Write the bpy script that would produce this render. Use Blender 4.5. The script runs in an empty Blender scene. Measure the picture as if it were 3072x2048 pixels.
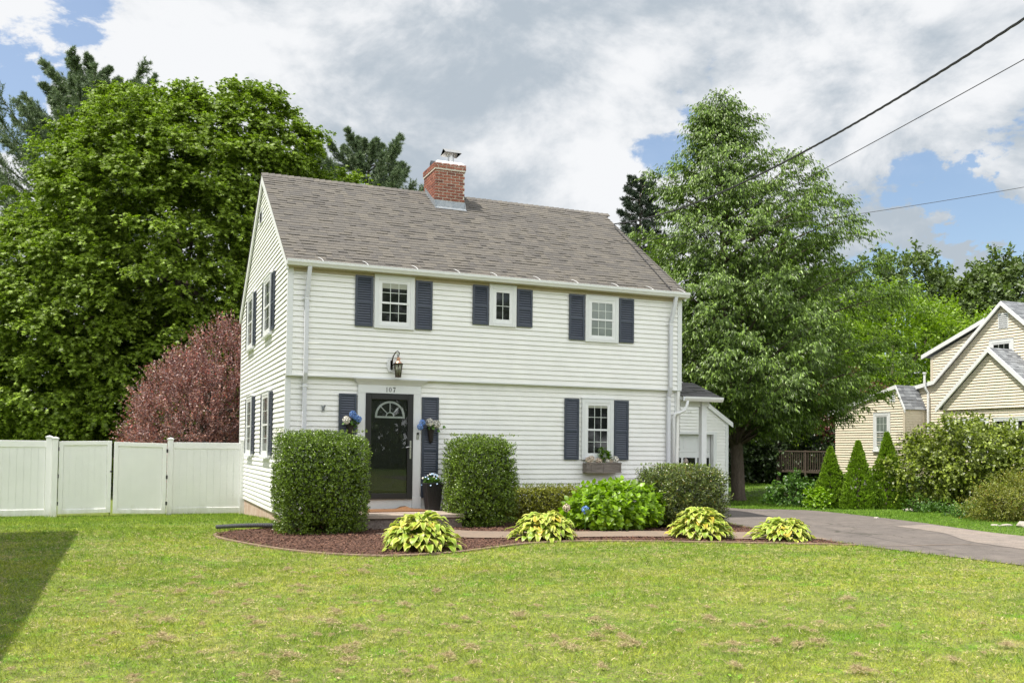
import bpy, bmesh, math, random
import numpy as np
from mathutils import Vector, Matrix
PI = math.pi
random.seed(7); rng = np.random.default_rng(11)
scene = bpy.context.scene
C = scene.collection

# ------------------------------------------------------------------ camera
cam = bpy.data.cameras.new("camera"); camo = bpy.data.objects.new("camera", cam); C.objects.link(camo)
cam.sensor_width = 36; cam.sensor_fit = 'HORIZONTAL'; cam.lens = 32.60; cam.shift_y = 0.0753
cam.clip_start = 0.1; cam.clip_end = 3000
CAM = Vector((-2.6986, -17.8635, 1.0201))
r_ = Vector((0.9251, -0.3796, 0.0111)); u_ = Vector((-0.0226, -0.0257, 0.9994)); f_ = Vector((0.3791, 0.9248, 0.0324))
m = Matrix((( r_.x, u_.x, -f_.x, CAM.x), (r_.y, u_.y, -f_.y, CAM.y), (r_.z, u_.z, -f_.z, CAM.z), (0, 0, 0, 1)))
camo.matrix_world = m
scene.camera = camo
FXY = np.array([f_.x, f_.y]); RXY = np.array([r_.x, r_.y]); CXY = np.array([CAM.x, CAM.y])

# ------------------------------------------------------------------ sun
SUN = Vector((-0.42, -0.015, 0.905)).normalized()
sl = bpy.data.lights.new("sun", 'SUN'); sl.energy = 5.0; sl.angle = math.radians(0.55); sl.color = (1.0, 0.945, 0.85)
so = bpy.data.objects.new("sun", sl); C.objects.link(so)
so.rotation_euler = SUN.to_track_quat('Z', 'Y').to_euler(); so.location = (-20, 0, 40)

# ------------------------------------------------------------------ world: blue sky with broken cloud
world = bpy.data.worlds.new("World"); scene.world = world; world.use_nodes = True
nt = world.node_tree; nt.nodes.clear()
def WN(t, **k):
    n = nt.nodes.new(t)
    for a, b in k.items(): setattr(n, a, b)
    return n
def wm(op, a, b=None, c=None, clamp=False):
    n = WN('ShaderNodeMath', operation=op); n.use_clamp = clamp
    for i, v in enumerate((a, b, c)):
        if v is None: continue
        if isinstance(v, (int, float)): n.inputs[i].default_value = v
        else: nt.links.new(v, n.inputs[i])
    return n.outputs[0]
tc = WN('ShaderNodeTexCoord')
D = tc.outputs['Generated']
def dirv(px, py):       # direction of a spot of sky
    u = (px * 1.306122 - 1536) / 2781.9; v = -(py * 1.306122 - 1255.3) / 2781.9
    return (f_ + r_ * u + u_ * v).normalized()
def blob(px, py, sig, amp):
    n = WN('ShaderNodeVectorMath', operation='DOT_PRODUCT'); nt.links.new(D, n.inputs[0]); n.inputs[1].default_value = dirv(px, py)
    e = wm('MULTIPLY', wm('SUBTRACT', n.outputs['Value'], 1.0), 1.0 / (sig * sig))
    return wm('MULTIPLY', wm('EXPONENT', e), amp)
def addl(l):
    a = l[0]
    for b in l[1:]: a = wm('ADD', a, b)
    return a
def wnoise(scale, detail, rough, off=0, stretch=1.5, shift=(0, 0, 0), dist=0.0):
    mp = WN('ShaderNodeMapping'); mp.inputs['Scale'].default_value = (scale, scale, scale * stretch); mp.inputs['Location'].default_value = (off + shift[0] * scale, off * .7 + shift[1] * scale, off * .3 + shift[2] * scale * stretch)
    nt.links.new(D, mp.inputs['Vector'])
    n = WN('ShaderNodeTexNoise'); n.inputs['Scale'].default_value = 1.0; n.inputs['Detail'].default_value = detail; n.inputs['Roughness'].default_value = rough; n.inputs['Distortion'].default_value = dist
    nt.links.new(mp.outputs[0], n.inputs['Vector']); return n.outputs[0]
SH = (-.030, -.006, .030)
n1 = wnoise(5.0, 12, 0.60, 3.1, dist=.25); n1b = wnoise(5.0, 12, 0.60, 3.1, shift=SH, dist=.25); relief = wm('SUBTRACT', n1, n1b); n2 = wnoise(4.2, 9, 0.52, 8.4); n3 = wnoise(15, 8, 0.58, 1.7)
holes = addl([blob(10, 215, .050, .95), blob(190, 25, .022, .45), blob(190, 30, .03, .16), blob(1660, 225, .055, .40), blob(1480, 400, .050, .50), blob(1800, 340, .03, .2),
              blob(2260, 510, .075, .95), blob(2180, 480, .03, .15), blob(1840, 5, .03, .25), blob(235, 150, .03, .18), blob(2130, 600, .08, .65), blob(2352, 610, .05, .2)])
covers = addl([blob(1000, 250, .30, .16), blob(1330, 460, .055, .5), blob(2050, 200, .25, .22), blob(2240, 640, .035, .6), blob(2345, 470, .02, .5), blob(10, 300, .03, .4), blob(150, 60, .060, .30)])
holes = wm('MULTIPLY', holes, wm('MULTIPLY_ADD', wnoise(11, 8, .62, 6.6, dist=.3), 2.4, -.45))
cov = wm('ADD', wm('SUBTRACT', wm('MULTIPLY_ADD', n1, 2.1, -.45), holes), wm('ADD', covers, wm('MULTIPLY', n3, .22)))
mr = WN('ShaderNodeMapRange'); mr.interpolation_type = 'SMOOTHSTEP'; mr.inputs['From Min'].default_value = 0.42; mr.inputs['From Max'].default_value = 0.58; mr.inputs['To Min'].default_value = .12; mr.inputs['To Max'].default_value = 1.0
nt.links.new(cov, mr.inputs['Value']); mask = mr.outputs[0]
grey = addl([blob(1120, 200, .20, .38), blob(900, 120, .13, .14), blob(1230, 340, .08, .22), blob(2110, 545, .08, .35), blob(1650, 60, .10, .12), blob(2200, 120, .12, .10)])
white = addl([blob(1320, 450, .06, .55), blob(200, 110, .12, .28), blob(1560, 330, .10, .30), blob(60, 40, .1, .25), blob(1380, 130, .06, .2), blob(1350, 240, .05, .2)])
br = wm('ADD', wm('MULTIPLY', relief, 2.6), wm('ADD', wm('SUBTRACT', wm('MULTIPLY', wm('SUBTRACT', wm('ADD', n2, wm('MULTIPLY', n3, .28)), .17), 1.6), grey), white))
mr2 = WN('ShaderNodeMapRange'); mr2.interpolation_type = 'SMOOTHSTEP'; mr2.inputs['From Min'].default_value = 0.10; mr2.inputs['From Max'].default_value = 0.95
nt.links.new(br, mr2.inputs['Value'])
ccol = WN('ShaderNodeMix', data_type='RGBA'); ccol.inputs[6].default_value = (.355, .405, .455, 1); ccol.inputs[7].default_value = (.68, .69, .705, 1)
nt.links.new(mr2.outputs[0], ccol.inputs[0])
sky = WN('ShaderNodeTexSky'); sky.sky_type = 'NISHITA'; sky.sun_disc = False
sky.sun_elevation = math.asin(SUN.z); sky.sun_rotation = math.atan2(SUN.x, SUN.y); sky.air_density = 1.1; sky.dust_density = 1.2; sky.ozone_density = 2.0
bg1 = WN('ShaderNodeBackground'); bg1.inputs[1].default_value = 0.125; nt.links.new(sky.outputs[0], bg1.inputs[0])
bg2 = WN('ShaderNodeBackground'); nt.links.new(ccol.outputs[2], bg2.inputs[0])
# extra brightness added to clouds low behind the camera, lighting the front wall
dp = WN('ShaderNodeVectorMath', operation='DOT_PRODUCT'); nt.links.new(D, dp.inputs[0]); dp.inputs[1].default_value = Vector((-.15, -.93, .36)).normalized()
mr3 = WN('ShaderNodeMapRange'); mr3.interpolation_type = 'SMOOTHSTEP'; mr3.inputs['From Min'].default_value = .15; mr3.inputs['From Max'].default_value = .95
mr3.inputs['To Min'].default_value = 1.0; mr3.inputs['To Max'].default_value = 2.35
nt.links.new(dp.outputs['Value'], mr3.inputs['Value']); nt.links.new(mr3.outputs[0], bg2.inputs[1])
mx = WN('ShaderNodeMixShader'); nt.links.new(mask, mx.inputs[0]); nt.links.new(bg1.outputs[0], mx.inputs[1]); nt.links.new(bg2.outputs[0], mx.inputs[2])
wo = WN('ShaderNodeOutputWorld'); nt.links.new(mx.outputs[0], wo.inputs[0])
world.cycles.sampling_method = 'MANUAL'; world.cycles.sample_map_resolution = 512
scene.view_settings.view_transform = 'Standard'; scene.view_settings.look = 'None'; scene.view_settings.exposure = 0.45; scene.view_settings.gamma = 1.0
scene.cycles.max_bounces = 6; scene.cycles.transparent_max_bounces = 12

# ------------------------------------------------------------------ tagging
def tag(o, label=None, cat=None, group=None, kind=None):
    if label: o['label'] = label
    if cat: o['category'] = cat
    if group: o['group'] = group
    if kind: o['kind'] = kind
    return o
def thing(name, label, cat, loc=(0, 0, 0), group=None):
    o = bpy.data.objects.new(name, None); o.location = loc; o.empty_display_size = .2; C.objects.link(o)
    return tag(o, label, cat, group)
def adopt(o, parent):
    if parent is not None:
        o.parent = parent
        if parent.type == 'EMPTY': o.matrix_parent_inverse = Matrix.Translation(-Vector(parent.location))
    return o
def link(name, me, mat, parent=None):
    o = bpy.data.objects.new(name, me); C.objects.link(o)
    if mat is not None: me.materials.append(mat)
    return adopt(o, parent)
def copy_tree(o, parent=None):
    c = o.copy(); C.objects.link(c)
    if parent is not None: c.parent = parent
    for ch in list(o.children): copy_tree(ch, c)
    return c

# ------------------------------------------------------------------ materials
def mat(name, col, rough=.6, var=0.0, vscale=3.0, col2=None, bump=0.0, bscale=60.0, metal=0.0, spec=.5, island=None, detail=4, stretch=(1, 1, 1), trans=0.0, tcol=None, sheen=0):
    m_ = bpy.data.materials.new(name); m_.use_nodes = True; t = m_.node_tree; N = t.nodes; L = t.links
    b = N['Principled BSDF']; b.inputs['Roughness'].default_value = rough; b.inputs['Metallic'].default_value = metal; b.inputs['Specular IOR Level'].default_value = spec
    cur = None
    rgb = N.new('ShaderNodeRGB'); rgb.outputs[0].default_value = (*col, 1); cur = rgb.outputs[0]
    co = N.new('ShaderNodeTexCoord')
    mp = N.new('ShaderNodeMapping'); mp.inputs['Scale'].default_value = stretch; L.new(co.outputs['Object'], mp.inputs[0])
    if col2 is not None:
        nz = N.new('ShaderNodeTexNoise'); nz.inputs['Scale'].default_value = vscale; nz.inputs['Detail'].default_value = detail; nz.inputs['Roughness'].default_value = .6
        L.new(mp.outputs[0], nz.inputs['Vector'])
        rp = N.new('ShaderNodeMapRange'); rp.inputs['From Min'].default_value = .35; rp.inputs['From Max'].default_value = .65; L.new(nz.outputs[0], rp.inputs['Value'])
        x = N.new('ShaderNodeMix'); x.data_type = 'RGBA'; x.inputs[7].default_value = (*col2, 1); L.new(cur, x.inputs[6]); L.new(rp.outputs[0], x.inputs[0]); cur = x.outputs[2]
    if island is not None:      # piece-to-piece colour differences
        g = N.new('ShaderNodeNewGeometry'); cr = N.new('ShaderNodeValToRGB'); e = cr.color_ramp.elements
        for i, (p_, c_) in enumerate(island):
            if i < 2: e[i].position = p_; e[i].color = (*c_, 1)
            else: q = e.new(p_); q.color = (*c_, 1)
        L.new(g.outputs['Random Per Island'], cr.inputs[0])
        x = N.new('ShaderNodeMix'); x.data_type = 'RGBA'; x.blend_type = 'MULTIPLY'; x.inputs[0].default_value = 1.0
        L.new(cur, x.inputs[6]); L.new(cr.outputs[0], x.inputs[7]); cur = x.outputs[2]
    if var > 0:
        nz = N.new('ShaderNodeTexNoise'); nz.inputs['Scale'].default_value = vscale * 4.3; nz.inputs['Detail'].default_value = 5; L.new(mp.outputs[0], nz.inputs['Vector'])
        rp = N.new('ShaderNodeMapRange'); rp.inputs['From Min'].default_value = .3; rp.inputs['From Max'].default_value = .7; rp.inputs['To Min'].default_value = 1 - var; rp.inputs['To Max'].default_value = 1 + var
        L.new(nz.outputs[0], rp.inputs['Value'])
        x = N.new('ShaderNodeVectorMath'); x.operation = 'SCALE'; L.new(cur, x.inputs[0]); L.new(rp.outputs[0], x.inputs['Scale']); cur = x.outputs[0]
    L.new(cur, b.inputs['Base Color'])
    if bump > 0:
        nz = N.new('ShaderNodeTexNoise'); nz.inputs['Scale'].default_value = bscale; nz.inputs['Detail'].default_value = 4; L.new(mp.outputs[0], nz.inputs['Vector'])
        bp = N.new('ShaderNodeBump'); bp.inputs['Strength'].default_value = bump; bp.inputs['Distance'].default_value = .01; L.new(nz.outputs[0], bp.inputs['Height']); L.new(bp.outputs[0], b.inputs['Normal'])
    if trans > 0:
        tr = N.new('ShaderNodeBsdfTranslucent')
        if tcol:
            x = N.new('ShaderNodeMix'); x.data_type = 'RGBA'; x.blend_type = 'MULTIPLY'; x.inputs[0].default_value = 1; x.inputs[7].default_value = (*tcol, 1); L.new(cur, x.inputs[6]); L.new(x.outputs[2], tr.inputs[0])
        else: L.new(cur, tr.inputs[0])
        ms = N.new('ShaderNodeMixShader'); ms.inputs[0].default_value = trans; L.new(b.outputs[0], ms.inputs[1]); L.new(tr.outputs[0], ms.inputs[2]); L.new(ms.outputs[0], N['Material Output'].inputs[0])
    return m_
def isl(lo, hi, tint=0.0):   # brightness spread; tint>0 warms the light end
    return [(0.0, (lo, lo, lo)), (1.0, (hi * (1 + tint), hi, hi * (1 - tint)))]
M = {}
M['siding'] = mat('white_vinyl_siding', (.80, .795, .77), .45, var=.035, vscale=.8, col2=(.765, .765, .74), bump=.02, bscale=40, stretch=(1, 1, 1))
M['trim'] = mat('white_trim', (.67, .685, .69), .4, var=.02, vscale=2)
M['downspout'] = mat('downspout_grey_white', (.60, .61, .65), .4, var=.02)
M['white'] = mat('white_vinyl', (.73, .74, .745), .35, var=.025, vscale=1.5)
M['fence'] = mat('fence_vinyl', (.84, .84, .85), .35, var=.02, vscale=.7, col2=(.82, .825, .82))
M['soffit'] = mat('soffit_tan', (.42, .36, .25), .6, var=.05)
M['navy'] = mat('shutter_slate_blue', (.034, .044, .068), .42, var=.08, vscale=2, col2=(.046, .056, .078))
M['black'] = mat('black_paint', (.018, .018, .021), .35, var=.1)
M['door'] = mat('door_charcoal', (.012, .014, .014), .3, var=.08)
M['pane'] = mat('dark_glass', (.010, .012, .012), .04, spec=.6)
M['pane_blind'] = mat('glass_over_blind', (.20, .23, .21), .06, spec=.6, col2=(.12, .15, .13), vscale=2)
M['blind'] = mat('blind', (.32, .33, .27), .6)
M['muntin'] = mat('muntin', (.62, .66, .62), .4)
M['shingle'] = mat('roof_shingle', (.116, .107, .096), .9, var=.12, vscale=9, col2=(.107, .099, .090), bump=.5, bscale=350, island=[(0, (.78, .78, .80)), (.35, (.94, .93, .92)), (.7, (1.04, 1.02, .98)), (1, (1.16, 1.13, 1.06))])
M['shingle_grey'] = mat('grey_shingle', (.19, .20, .215), .9, var=.15, vscale=9, bump=.4, bscale=300, island=[(0, (.6, .6, .62)), (.5, (.95, .95, .95)), (1, (1.4, 1.4, 1.38))])
M['shingle_dark'] = mat('dark_shingle', (.085, .083, .08), .9, var=.15, vscale=9, bump=.4, bscale=300, island=isl(.7, 1.35))
M['brick'] = mat('red_brick', (.25, .088, .056), .85, var=.25, vscale=12, bump=.5, bscale=120, island=[(0, (.6, .6, .65)), (.4, (.95, .9, .9)), (.85, (1.15, 1.1, 1.05)), (1, (1.4, 1.7, 1.8))])
M['mortar'] = mat('mortar', (.55, .50, .42), .95, var=.15, vscale=20)
M['cement'] = mat('chimney_crown_cement', (.80, .78, .76), .8, var=.08)
M['lead'] = mat('flashing', (.25, .28, .31), .45, var=.2, vscale=6, metal=.4, col2=(.33, .35, .37))
M['steel'] = mat('steel', (.5, .5, .49), .3, metal=.8, var=.15, vscale=10)
M['rust'] = mat('rusty_clay', (.40, .22, .08), .8, var=.2, vscale=10)
M['soot'] = mat('sooty_metal', (.03, .035, .045), .6)
M['found'] = mat('foundation_parge', (.42, .29, .22), .9, var=.08, vscale=3, col2=(.50, .40, .33), bump=.2, bscale=60)
M['stone'] = mat('stoop_concrete', (.33, .27, .22), .9, var=.12, vscale=6, bump=.3, bscale=80)
M['stone_dark'] = mat('stoop_riser', (.13, .10, .085), .95, var=.4, vscale=7, bump=.6, bscale=40, col2=(.20, .165, .145))
M['walk'] = mat('walkway_concrete', (.225, .165, .122), .95, var=.15, vscale=7, bump=.3, bscale=200, col2=(.18, .14, .11))
M['edge'] = mat('bed_edging', (.21, .145, .10), .9, var=.2, vscale=5)
M['lantern'] = mat('bronze', (.055, .035, .025), .4, metal=.5, var=.2)
M['copper'] = mat('copper', (.62, .36, .26), .32, metal=.7, var=.12, vscale=20)
M['lglass'] = mat('lantern_glass', (.20, .21, .15), .1, spec=.6)
M['wood_grey'] = mat('weathered_wood', (.15, .125, .105), .9, var=.35, vscale=5, stretch=(.4, 3, 6), bump=.5, bscale=40, col2=(.24, .21, .185))
M['wicker'] = mat('dark_wicker', (.022, .017, .015), .6, bump=.5, bscale=90)
M['mat_brown'] = mat('coir', (.16, .075, .03), 1.0, var=.35, vscale=9, bump=.5, bscale=200)
M['mat_pale'] = mat('pale_rug', (.52, .44, .39), .95, var=.1)
M['plastic_black'] = mat('black_drain_pipe', (.075, .077, .085), .42)
M['cable'] = mat('cable', (.02, .02, .022), .6)
M['yellow'] = mat('cream_siding', (.74, .66, .52), .5, var=.03, vscale=.7, col2=(.70, .63, .51))
M['greysiding'] = mat('grey_siding', (.5, .5, .48), .6, var=.05)
M['concrete'] = mat('foundation_concrete', (.28, .27, .26), .9, var=.15)
M['bark'] = mat('bark', (.085, .063, .048), .95, var=.3, vscale=5, stretch=(2, 2, .4), bump=.9, bscale=14, col2=(.12, .095, .075))
M['twig'] = mat('twigs', (.05, .035, .025), .9, var=.2)
M['rock'] = mat('pale_rock', (.36, .33, .29), .9, var=.15, vscale=4, bump=.4, bscale=14)
M['rotwood'] = mat('rotten_log', (.16, .10, .075), .95, var=.4, vscale=8, bump=.8, bscale=30)
M['deck'] = mat('deck_wood', (.075, .055, .042), .85, var=.2)
M['asphalt_roof'] = M['shingle_dark']

def grime(m_, z0, z1, col, amt):
    t = m_.node_tree; N = t.nodes; L = t.links; b = N['Principled BSDF']; src = b.inputs['Base Color'].links[0].from_socket
    co = N.new('ShaderNodeTexCoord'); sp = N.new('ShaderNodeSeparateXYZ'); L.new(co.outputs['Object'], sp.inputs[0])
    nz = N.new('ShaderNodeTexNoise'); nz.inputs['Scale'].default_value = 3.5; nz.inputs['Detail'].default_value = 9; nz.inputs['Roughness'].default_value = .7; mp = N.new('ShaderNodeMapping'); mp.inputs['Scale'].default_value = (1.6, 1.6, .45); L.new(co.outputs['Object'], mp.inputs[0]); L.new(mp.outputs[0], nz.inputs[0])
    ad = N.new('ShaderNodeMath'); ad.operation = 'MULTIPLY_ADD'; ad.inputs[1].default_value = (z1 - z0) * 2.2; L.new(nz.outputs[0], ad.inputs[0]); L.new(sp.outputs[2], ad.inputs[2])
    r = N.new('ShaderNodeMapRange'); r.inputs[1].default_value = z1 + (z1 - z0) * .9; r.inputs[2].default_value = z0 + (z1 - z0) * .9; r.inputs[3].default_value = 0; r.inputs[4].default_value = amt; L.new(ad.outputs[0], r.inputs[0])
    x = N.new('ShaderNodeMix'); x.data_type = 'RGBA'; L.new(r.outputs[0], x.inputs[0]); L.new(src, x.inputs[6]); x.inputs[7].default_value = (*col, 1); L.new(x.outputs[2], b.inputs['Base Color'])
grime(M['fence'], -.72, -.45, (.36, .36, .22), .5); grime(M['siding'], -.35, .05, (.40, .37, .28), .40)
def leafmat(name, col, spread=(.6, 1.5), rough=.42, trans=.3, tcol=(1.2, 1.35, .5), odd=None, spec=.5):
    lo, hi = spread
    ramp = [(0, (lo, lo, lo * 1.1)), (.55, (1, 1, 1)), (.93, (hi, hi * .97, hi * .75))]
    if odd: ramp.append((1.0, odd))
    return mat(name, col, rough, island=ramp, trans=trans, tcol=tcol, spec=spec)
M['maple'] = leafmat('maple_leaf', (.180, .265, .028), (.45, 1.7), rough=.5, trans=.36, spec=.35)
M['box'] = leafmat('box_leaf', (.100, .160, .017), (.22, 2.6), rough=.33, trans=.22, spec=.6)
M['box_dark'] = leafmat('holly_leaf', (.105, .145, .035), (.25, 2.3), rough=.28, trans=.15, spec=.7, odd=(3.2, 1.4, .9))
M['new_growth'] = leafmat('new_growth_leaf', (.17, .24, .022), (.6, 1.5), trans=.3)
M['box_yellow'] = leafmat('privet_leaf', (.185, .200, .022), (.5, 1.8), rough=.4, trans=.25)
M['hydrangea'] = leafmat('hydrangea_leaf', (.185, .320, .010), (.65, 1.35), rough=.38, trans=.35)
M['plum'] = leafmat('plum_leaf', (.255, .155, .148), (.42, 1.8), rough=.4, trans=.2, tcol=(1.5, .8, .7), odd=(2.2, .9, .8))
M['cherry'] = leafmat('cherry_leaf', (.115, .185, .034), (.4, 2.1), rough=.42, trans=.28, spec=.5)
M['bright'] = leafmat('bright_leaf', (.185, .29, .018), (.7, 1.4), trans=.4)
M['far'] = leafmat('far_leaf', (.105, .155, .045), (.6, 1.5), trans=.25, rough=.5)
M['shade'] = leafmat('thicket_shade_leaf', (.030, .055, .014), (.5, 1.7), trans=.15)  # leaf colour darkened to stand for the shade at the back of the lawn
M['pine'] = leafmat('pine_needles', (.12, .175, .085), (.6, 1.7), trans=.12, rough=.5, tcol=(1, 1, 1))
M['spruce'] = leafmat('spruce_needles', (.035, .060, .032), (.6, 1.5), trans=.1, rough=.5, tcol=(1, 1, 1))
M['arbor'] = leafmat('arborvitae_leaf', (.16, .27, .014), (.5, 1.7), trans=.2, rough=.5)
M['viburnum'] = leafmat('viburnum_leaf', (.175, .225, .035), (.4, 1.7), rough=.4, trans=.3)
M['spirea'] = leafmat('spirea_leaf', (.19, .215, .032), (.6, 1.5), trans=.28, odd=(1.9, .8, .8))
M['weed'] = leafmat('weed_leaf', (.07, .15, .025), (.5, 1.6), trans=.3)
M['red_leaf'] = leafmat('red_tree_leaf', (.10, .028, .028), (.5, 1.8), trans=.2, tcol=(1.4, .8, .7))
M['pet_white'] = mat('white_petal', (.80, .77, .70), .6, island=isl(.8, 1.1), trans=.2)
M['pet_blue'] = mat('blue_petal', (.20, .36, .72), .6, island=isl(.7, 1.35), trans=.2)
M['pet_pale'] = mat('pale_blue_petal', (.50, .66, .86), .6, island=isl(.7, 1.3), trans=.2)
M['pet_peach'] = mat('faded_petal', (.74, .62, .50), .7, island=isl(.75, 1.1), trans=.15)
M['thatch'] = mat('dead_grass', (.66, .55, .34), .95, island=[(0, (.35, .34, .3)), (1, (1.2, 1.2, 1.15))], trans=.4)
M['chips'] = mat('mulch_chip', (.118, .060, .040), .9, island=[(0, (.35, .35, .35)), (.7, (1.1, 1.05, 1.0)), (1, (2.0, 2.0, 1.9))])

def gfunc(x, y):
    x = np.asarray(x, float); y = np.asarray(y, float)
    t = np.clip((y - 1.0) / 6.0, 0, 1); t = t * t * (3 - 2 * t)
    s = np.clip((x - 16) / 6.0, 0, 1); s = s * s * (3 - 2 * s)
    return -0.5 - (0.24 * t) * (1 - s)
def g1(x, y): return float(gfunc(x, y))

# ------------------------------------------------------------------ mesh builder
class MB:
    def __init__(s, xf=None): s.v = []; s.f = []; s.xf = xf
    def add(s, vs, fs):
        n = len(s.v); s.v += [tuple(v) for v in vs]; s.f += [tuple(n + i for i in f) for f in fs]; return s
    def box(s, a, b):
        x0, y0, z0 = a; x1, y1, z1 = b
        if x0 > x1: x0, x1 = x1, x0
        if y0 > y1: y0, y1 = y1, y0
        if z0 > z1: z0, z1 = z1, z0
        return s.add([(x0, y0, z0), (x1, y0, z0), (x1, y1, z0), (x0, y1, z0), (x0, y0, z1), (x1, y0, z1), (x1, y1, z1), (x0, y1, z1)],
                     [(0, 3, 2, 1), (4, 5, 6, 7), (0, 1, 5, 4), (1, 2, 6, 5), (2, 3, 7, 6), (3, 0, 4, 7)])
    def frustum(s, c0, sx0, sy0, c1, sx1, sy1):
        v = []
        for c, a, b in ((c0, sx0, sy0), (c1, sx1, sy1)):
            v += [(c[0] - a, c[1] - b, c[2]), (c[0] + a, c[1] - b, c[2]), (c[0] + a, c[1] + b, c[2]), (c[0] - a, c[1] + b, c[2])]
        return s.add(v, [(0, 3, 2, 1), (4, 5, 6, 7), (0, 1, 5, 4), (1, 2, 6, 5), (2, 3, 7, 6), (3, 0, 4, 7)])
    def prism(s, poly, axis, a, b):     # poly of 2-D points, extruded along axis
        n = len(poly); v = []
        for t in (a, b):
            for p in poly:
                v.append({'x': (t, p[0], p[1]), 'y': (p[0], t, p[1]), 'z': (p[0], p[1], t)}[axis])
        return s.add(v, [tuple(range(n)), tuple(range(2 * n - 1, n - 1, -1))] + [(i, i + n, (i + 1) % n + n, (i + 1) % n)[::-1] for i in range(n)])
    def tube(s, pts, rad, seg=8, cap=True):
        pts = [Vector(p) for p in pts]; n = len(pts)
        if isinstance(rad, (int, float)): rad = [rad] * n
        rings = []; up = Vector((0, 0, 1)); prev = None
        for i, p in enumerate(pts):
            d = (pts[min(i + 1, n - 1)] - pts[max(i - 1, 0)]).normalized()
            if prev is None:
                a = d.cross(up if abs(d.z) < .9 else Vector((1, 0, 0))).normalized()
            else: a = (prev - d * prev.dot(d)).normalized()
            prev = a; b = d.cross(a)
            rings.append([p + (a * math.cos(2 * PI * k / seg) + b * math.sin(2 * PI * k / seg)) * rad[i] for k in range(seg)])
        vs = [q for r in rings for q in r]; fs = []
        for i in range(n - 1):
            for k in range(seg):
                fs.append((i * seg + k, i * seg + (k + 1) % seg, (i + 1) * seg + (k + 1) % seg, (i + 1) * seg + k))
        if cap: fs += [tuple(range(seg))[::-1], tuple(range((n - 1) * seg, n * seg))]
        return s.add(vs, fs)
    def lathe(s, prof, c, seg=20):      # prof: (r, z)
        vs = []; fs = []
        for r, z in prof:
            for k in range(seg): vs.append((c[0] + r * math.cos(2 * PI * k / seg), c[1] + r * math.sin(2 * PI * k / seg), c[2] + z))
        for i in range(len(prof) - 1):
            for k in range(seg): fs.append((i * seg + k, i * seg + (k + 1) % seg, (i + 1) * seg + (k + 1) % seg, (i + 1) * seg + k))
        fs += [tuple(range(seg))[::-1], tuple(range((len(prof) - 1) * seg, len(prof) * seg))]
        return s.add(vs, fs)
    def build(s, name, m_, parent=None, smooth=False, bevel=0):
        v = [s.xf(*p) for p in s.v] if s.xf else s.v
        me = bpy.data.meshes.new(name); me.from_pydata(v, [], s.f); me.update()
        bm = bmesh.new(); bm.from_mesh(me); bmesh.ops.recalc_face_normals(bm, faces=bm.faces)
        if bevel > 0:
            bmesh.ops.bevel(bm, geom=[e for e in bm.edges if e.is_manifold and e.calc_face_angle(0) > .6], offset=bevel, segments=1, affect='EDGES')
        bm.to_mesh(me); bm.free()
        if smooth: me.polygons.foreach_set('use_smooth', [True] * len(me.polygons))
        return link(name, me, m_, parent)

# ------------------------------------------------------------------ many-leaf meshes
T_OVAL = ([(0, 0, 0), (.28, .45, .07), (0, 1, -.05), (-.28, .45, .07), (0, .45, 0)], [(0, 1, 4), (1, 2, 4), (0, 4, 3), (4, 2, 3)])
T_DIAM = ([(0, 0, 0), (.3, .45, .06), (0, 1, -.04), (-.3, .45, .06)], [(0, 1, 2), (0, 2, 3)])
T_NARROW = ([(0, 0, 0), (.16, .4, .03), (0, 1, -.08), (-.16, .4, .03)], [(0, 1, 2), (0, 2, 3)])
T_NEEDLE = ([(-.06, 0, 0), (.06, 0, 0), (0, 1, 0)], [(0, 1, 2)])
T_MAPLE = ([(0, 0, 0), (.46, -.02, .0), (.24, .24, .03), (.60, .58, -.03), (.2, .52, .02), (0, 1, -.05), (-.2, .52, .02), (-.60, .58, -.03), (-.24, .24, .03), (-.46, -.02, .0)],
           [(0, 1, 2), (0, 2, 8), (2, 3, 4), (2, 4, 6), (2, 6, 8), (4, 5, 6), (6, 7, 8), (0, 8, 9)])
T_STAR = ([(-.24, .28, .02), (.24, .28, .02), (0, 1, -.06), (-.62, .60, -.03), (.62, .60, -.03), (0, 0, .03), (-.5, .02, 0), (.5, .02, 0), (0, .42, .03)], [(0, 1, 2), (3, 5, 4), (6, 7, 8)])
T_BROAD = ([(0, 0, 0), (.33, .22, .06), (.36, .52, .06), (0, 1, -.14), (-.36, .52, .06), (-.33, .22, .06), (0, .25, 0), (0, .6, -.02)],
           [(0, 1, 6), (1, 2, 7), (1, 7, 6), (2, 3, 7), (0, 6, 5), (6, 7, 4), (6, 4, 5), (7, 3, 4)])
T_BLADE = ([(-.5, 0, 0), (.5, 0, 0), (0, 1, 0)], [(0, 1, 2)])
T_CHIP = ([(-.12, 0, 0), (.12, 0, 0), (.10, 1, .03), (-.12, .95, 0)], [(0, 1, 2, 3)])
T_PETAL = ([(0, -.5, 0), (.5, 0, .1), (0, .5, 0), (-.5, 0, .1)], [(0, 1, 2), (0, 2, 3)])
def unit(a): return a / np.maximum(np.linalg.norm(a, axis=1, keepdims=True), 1e-9)
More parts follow.
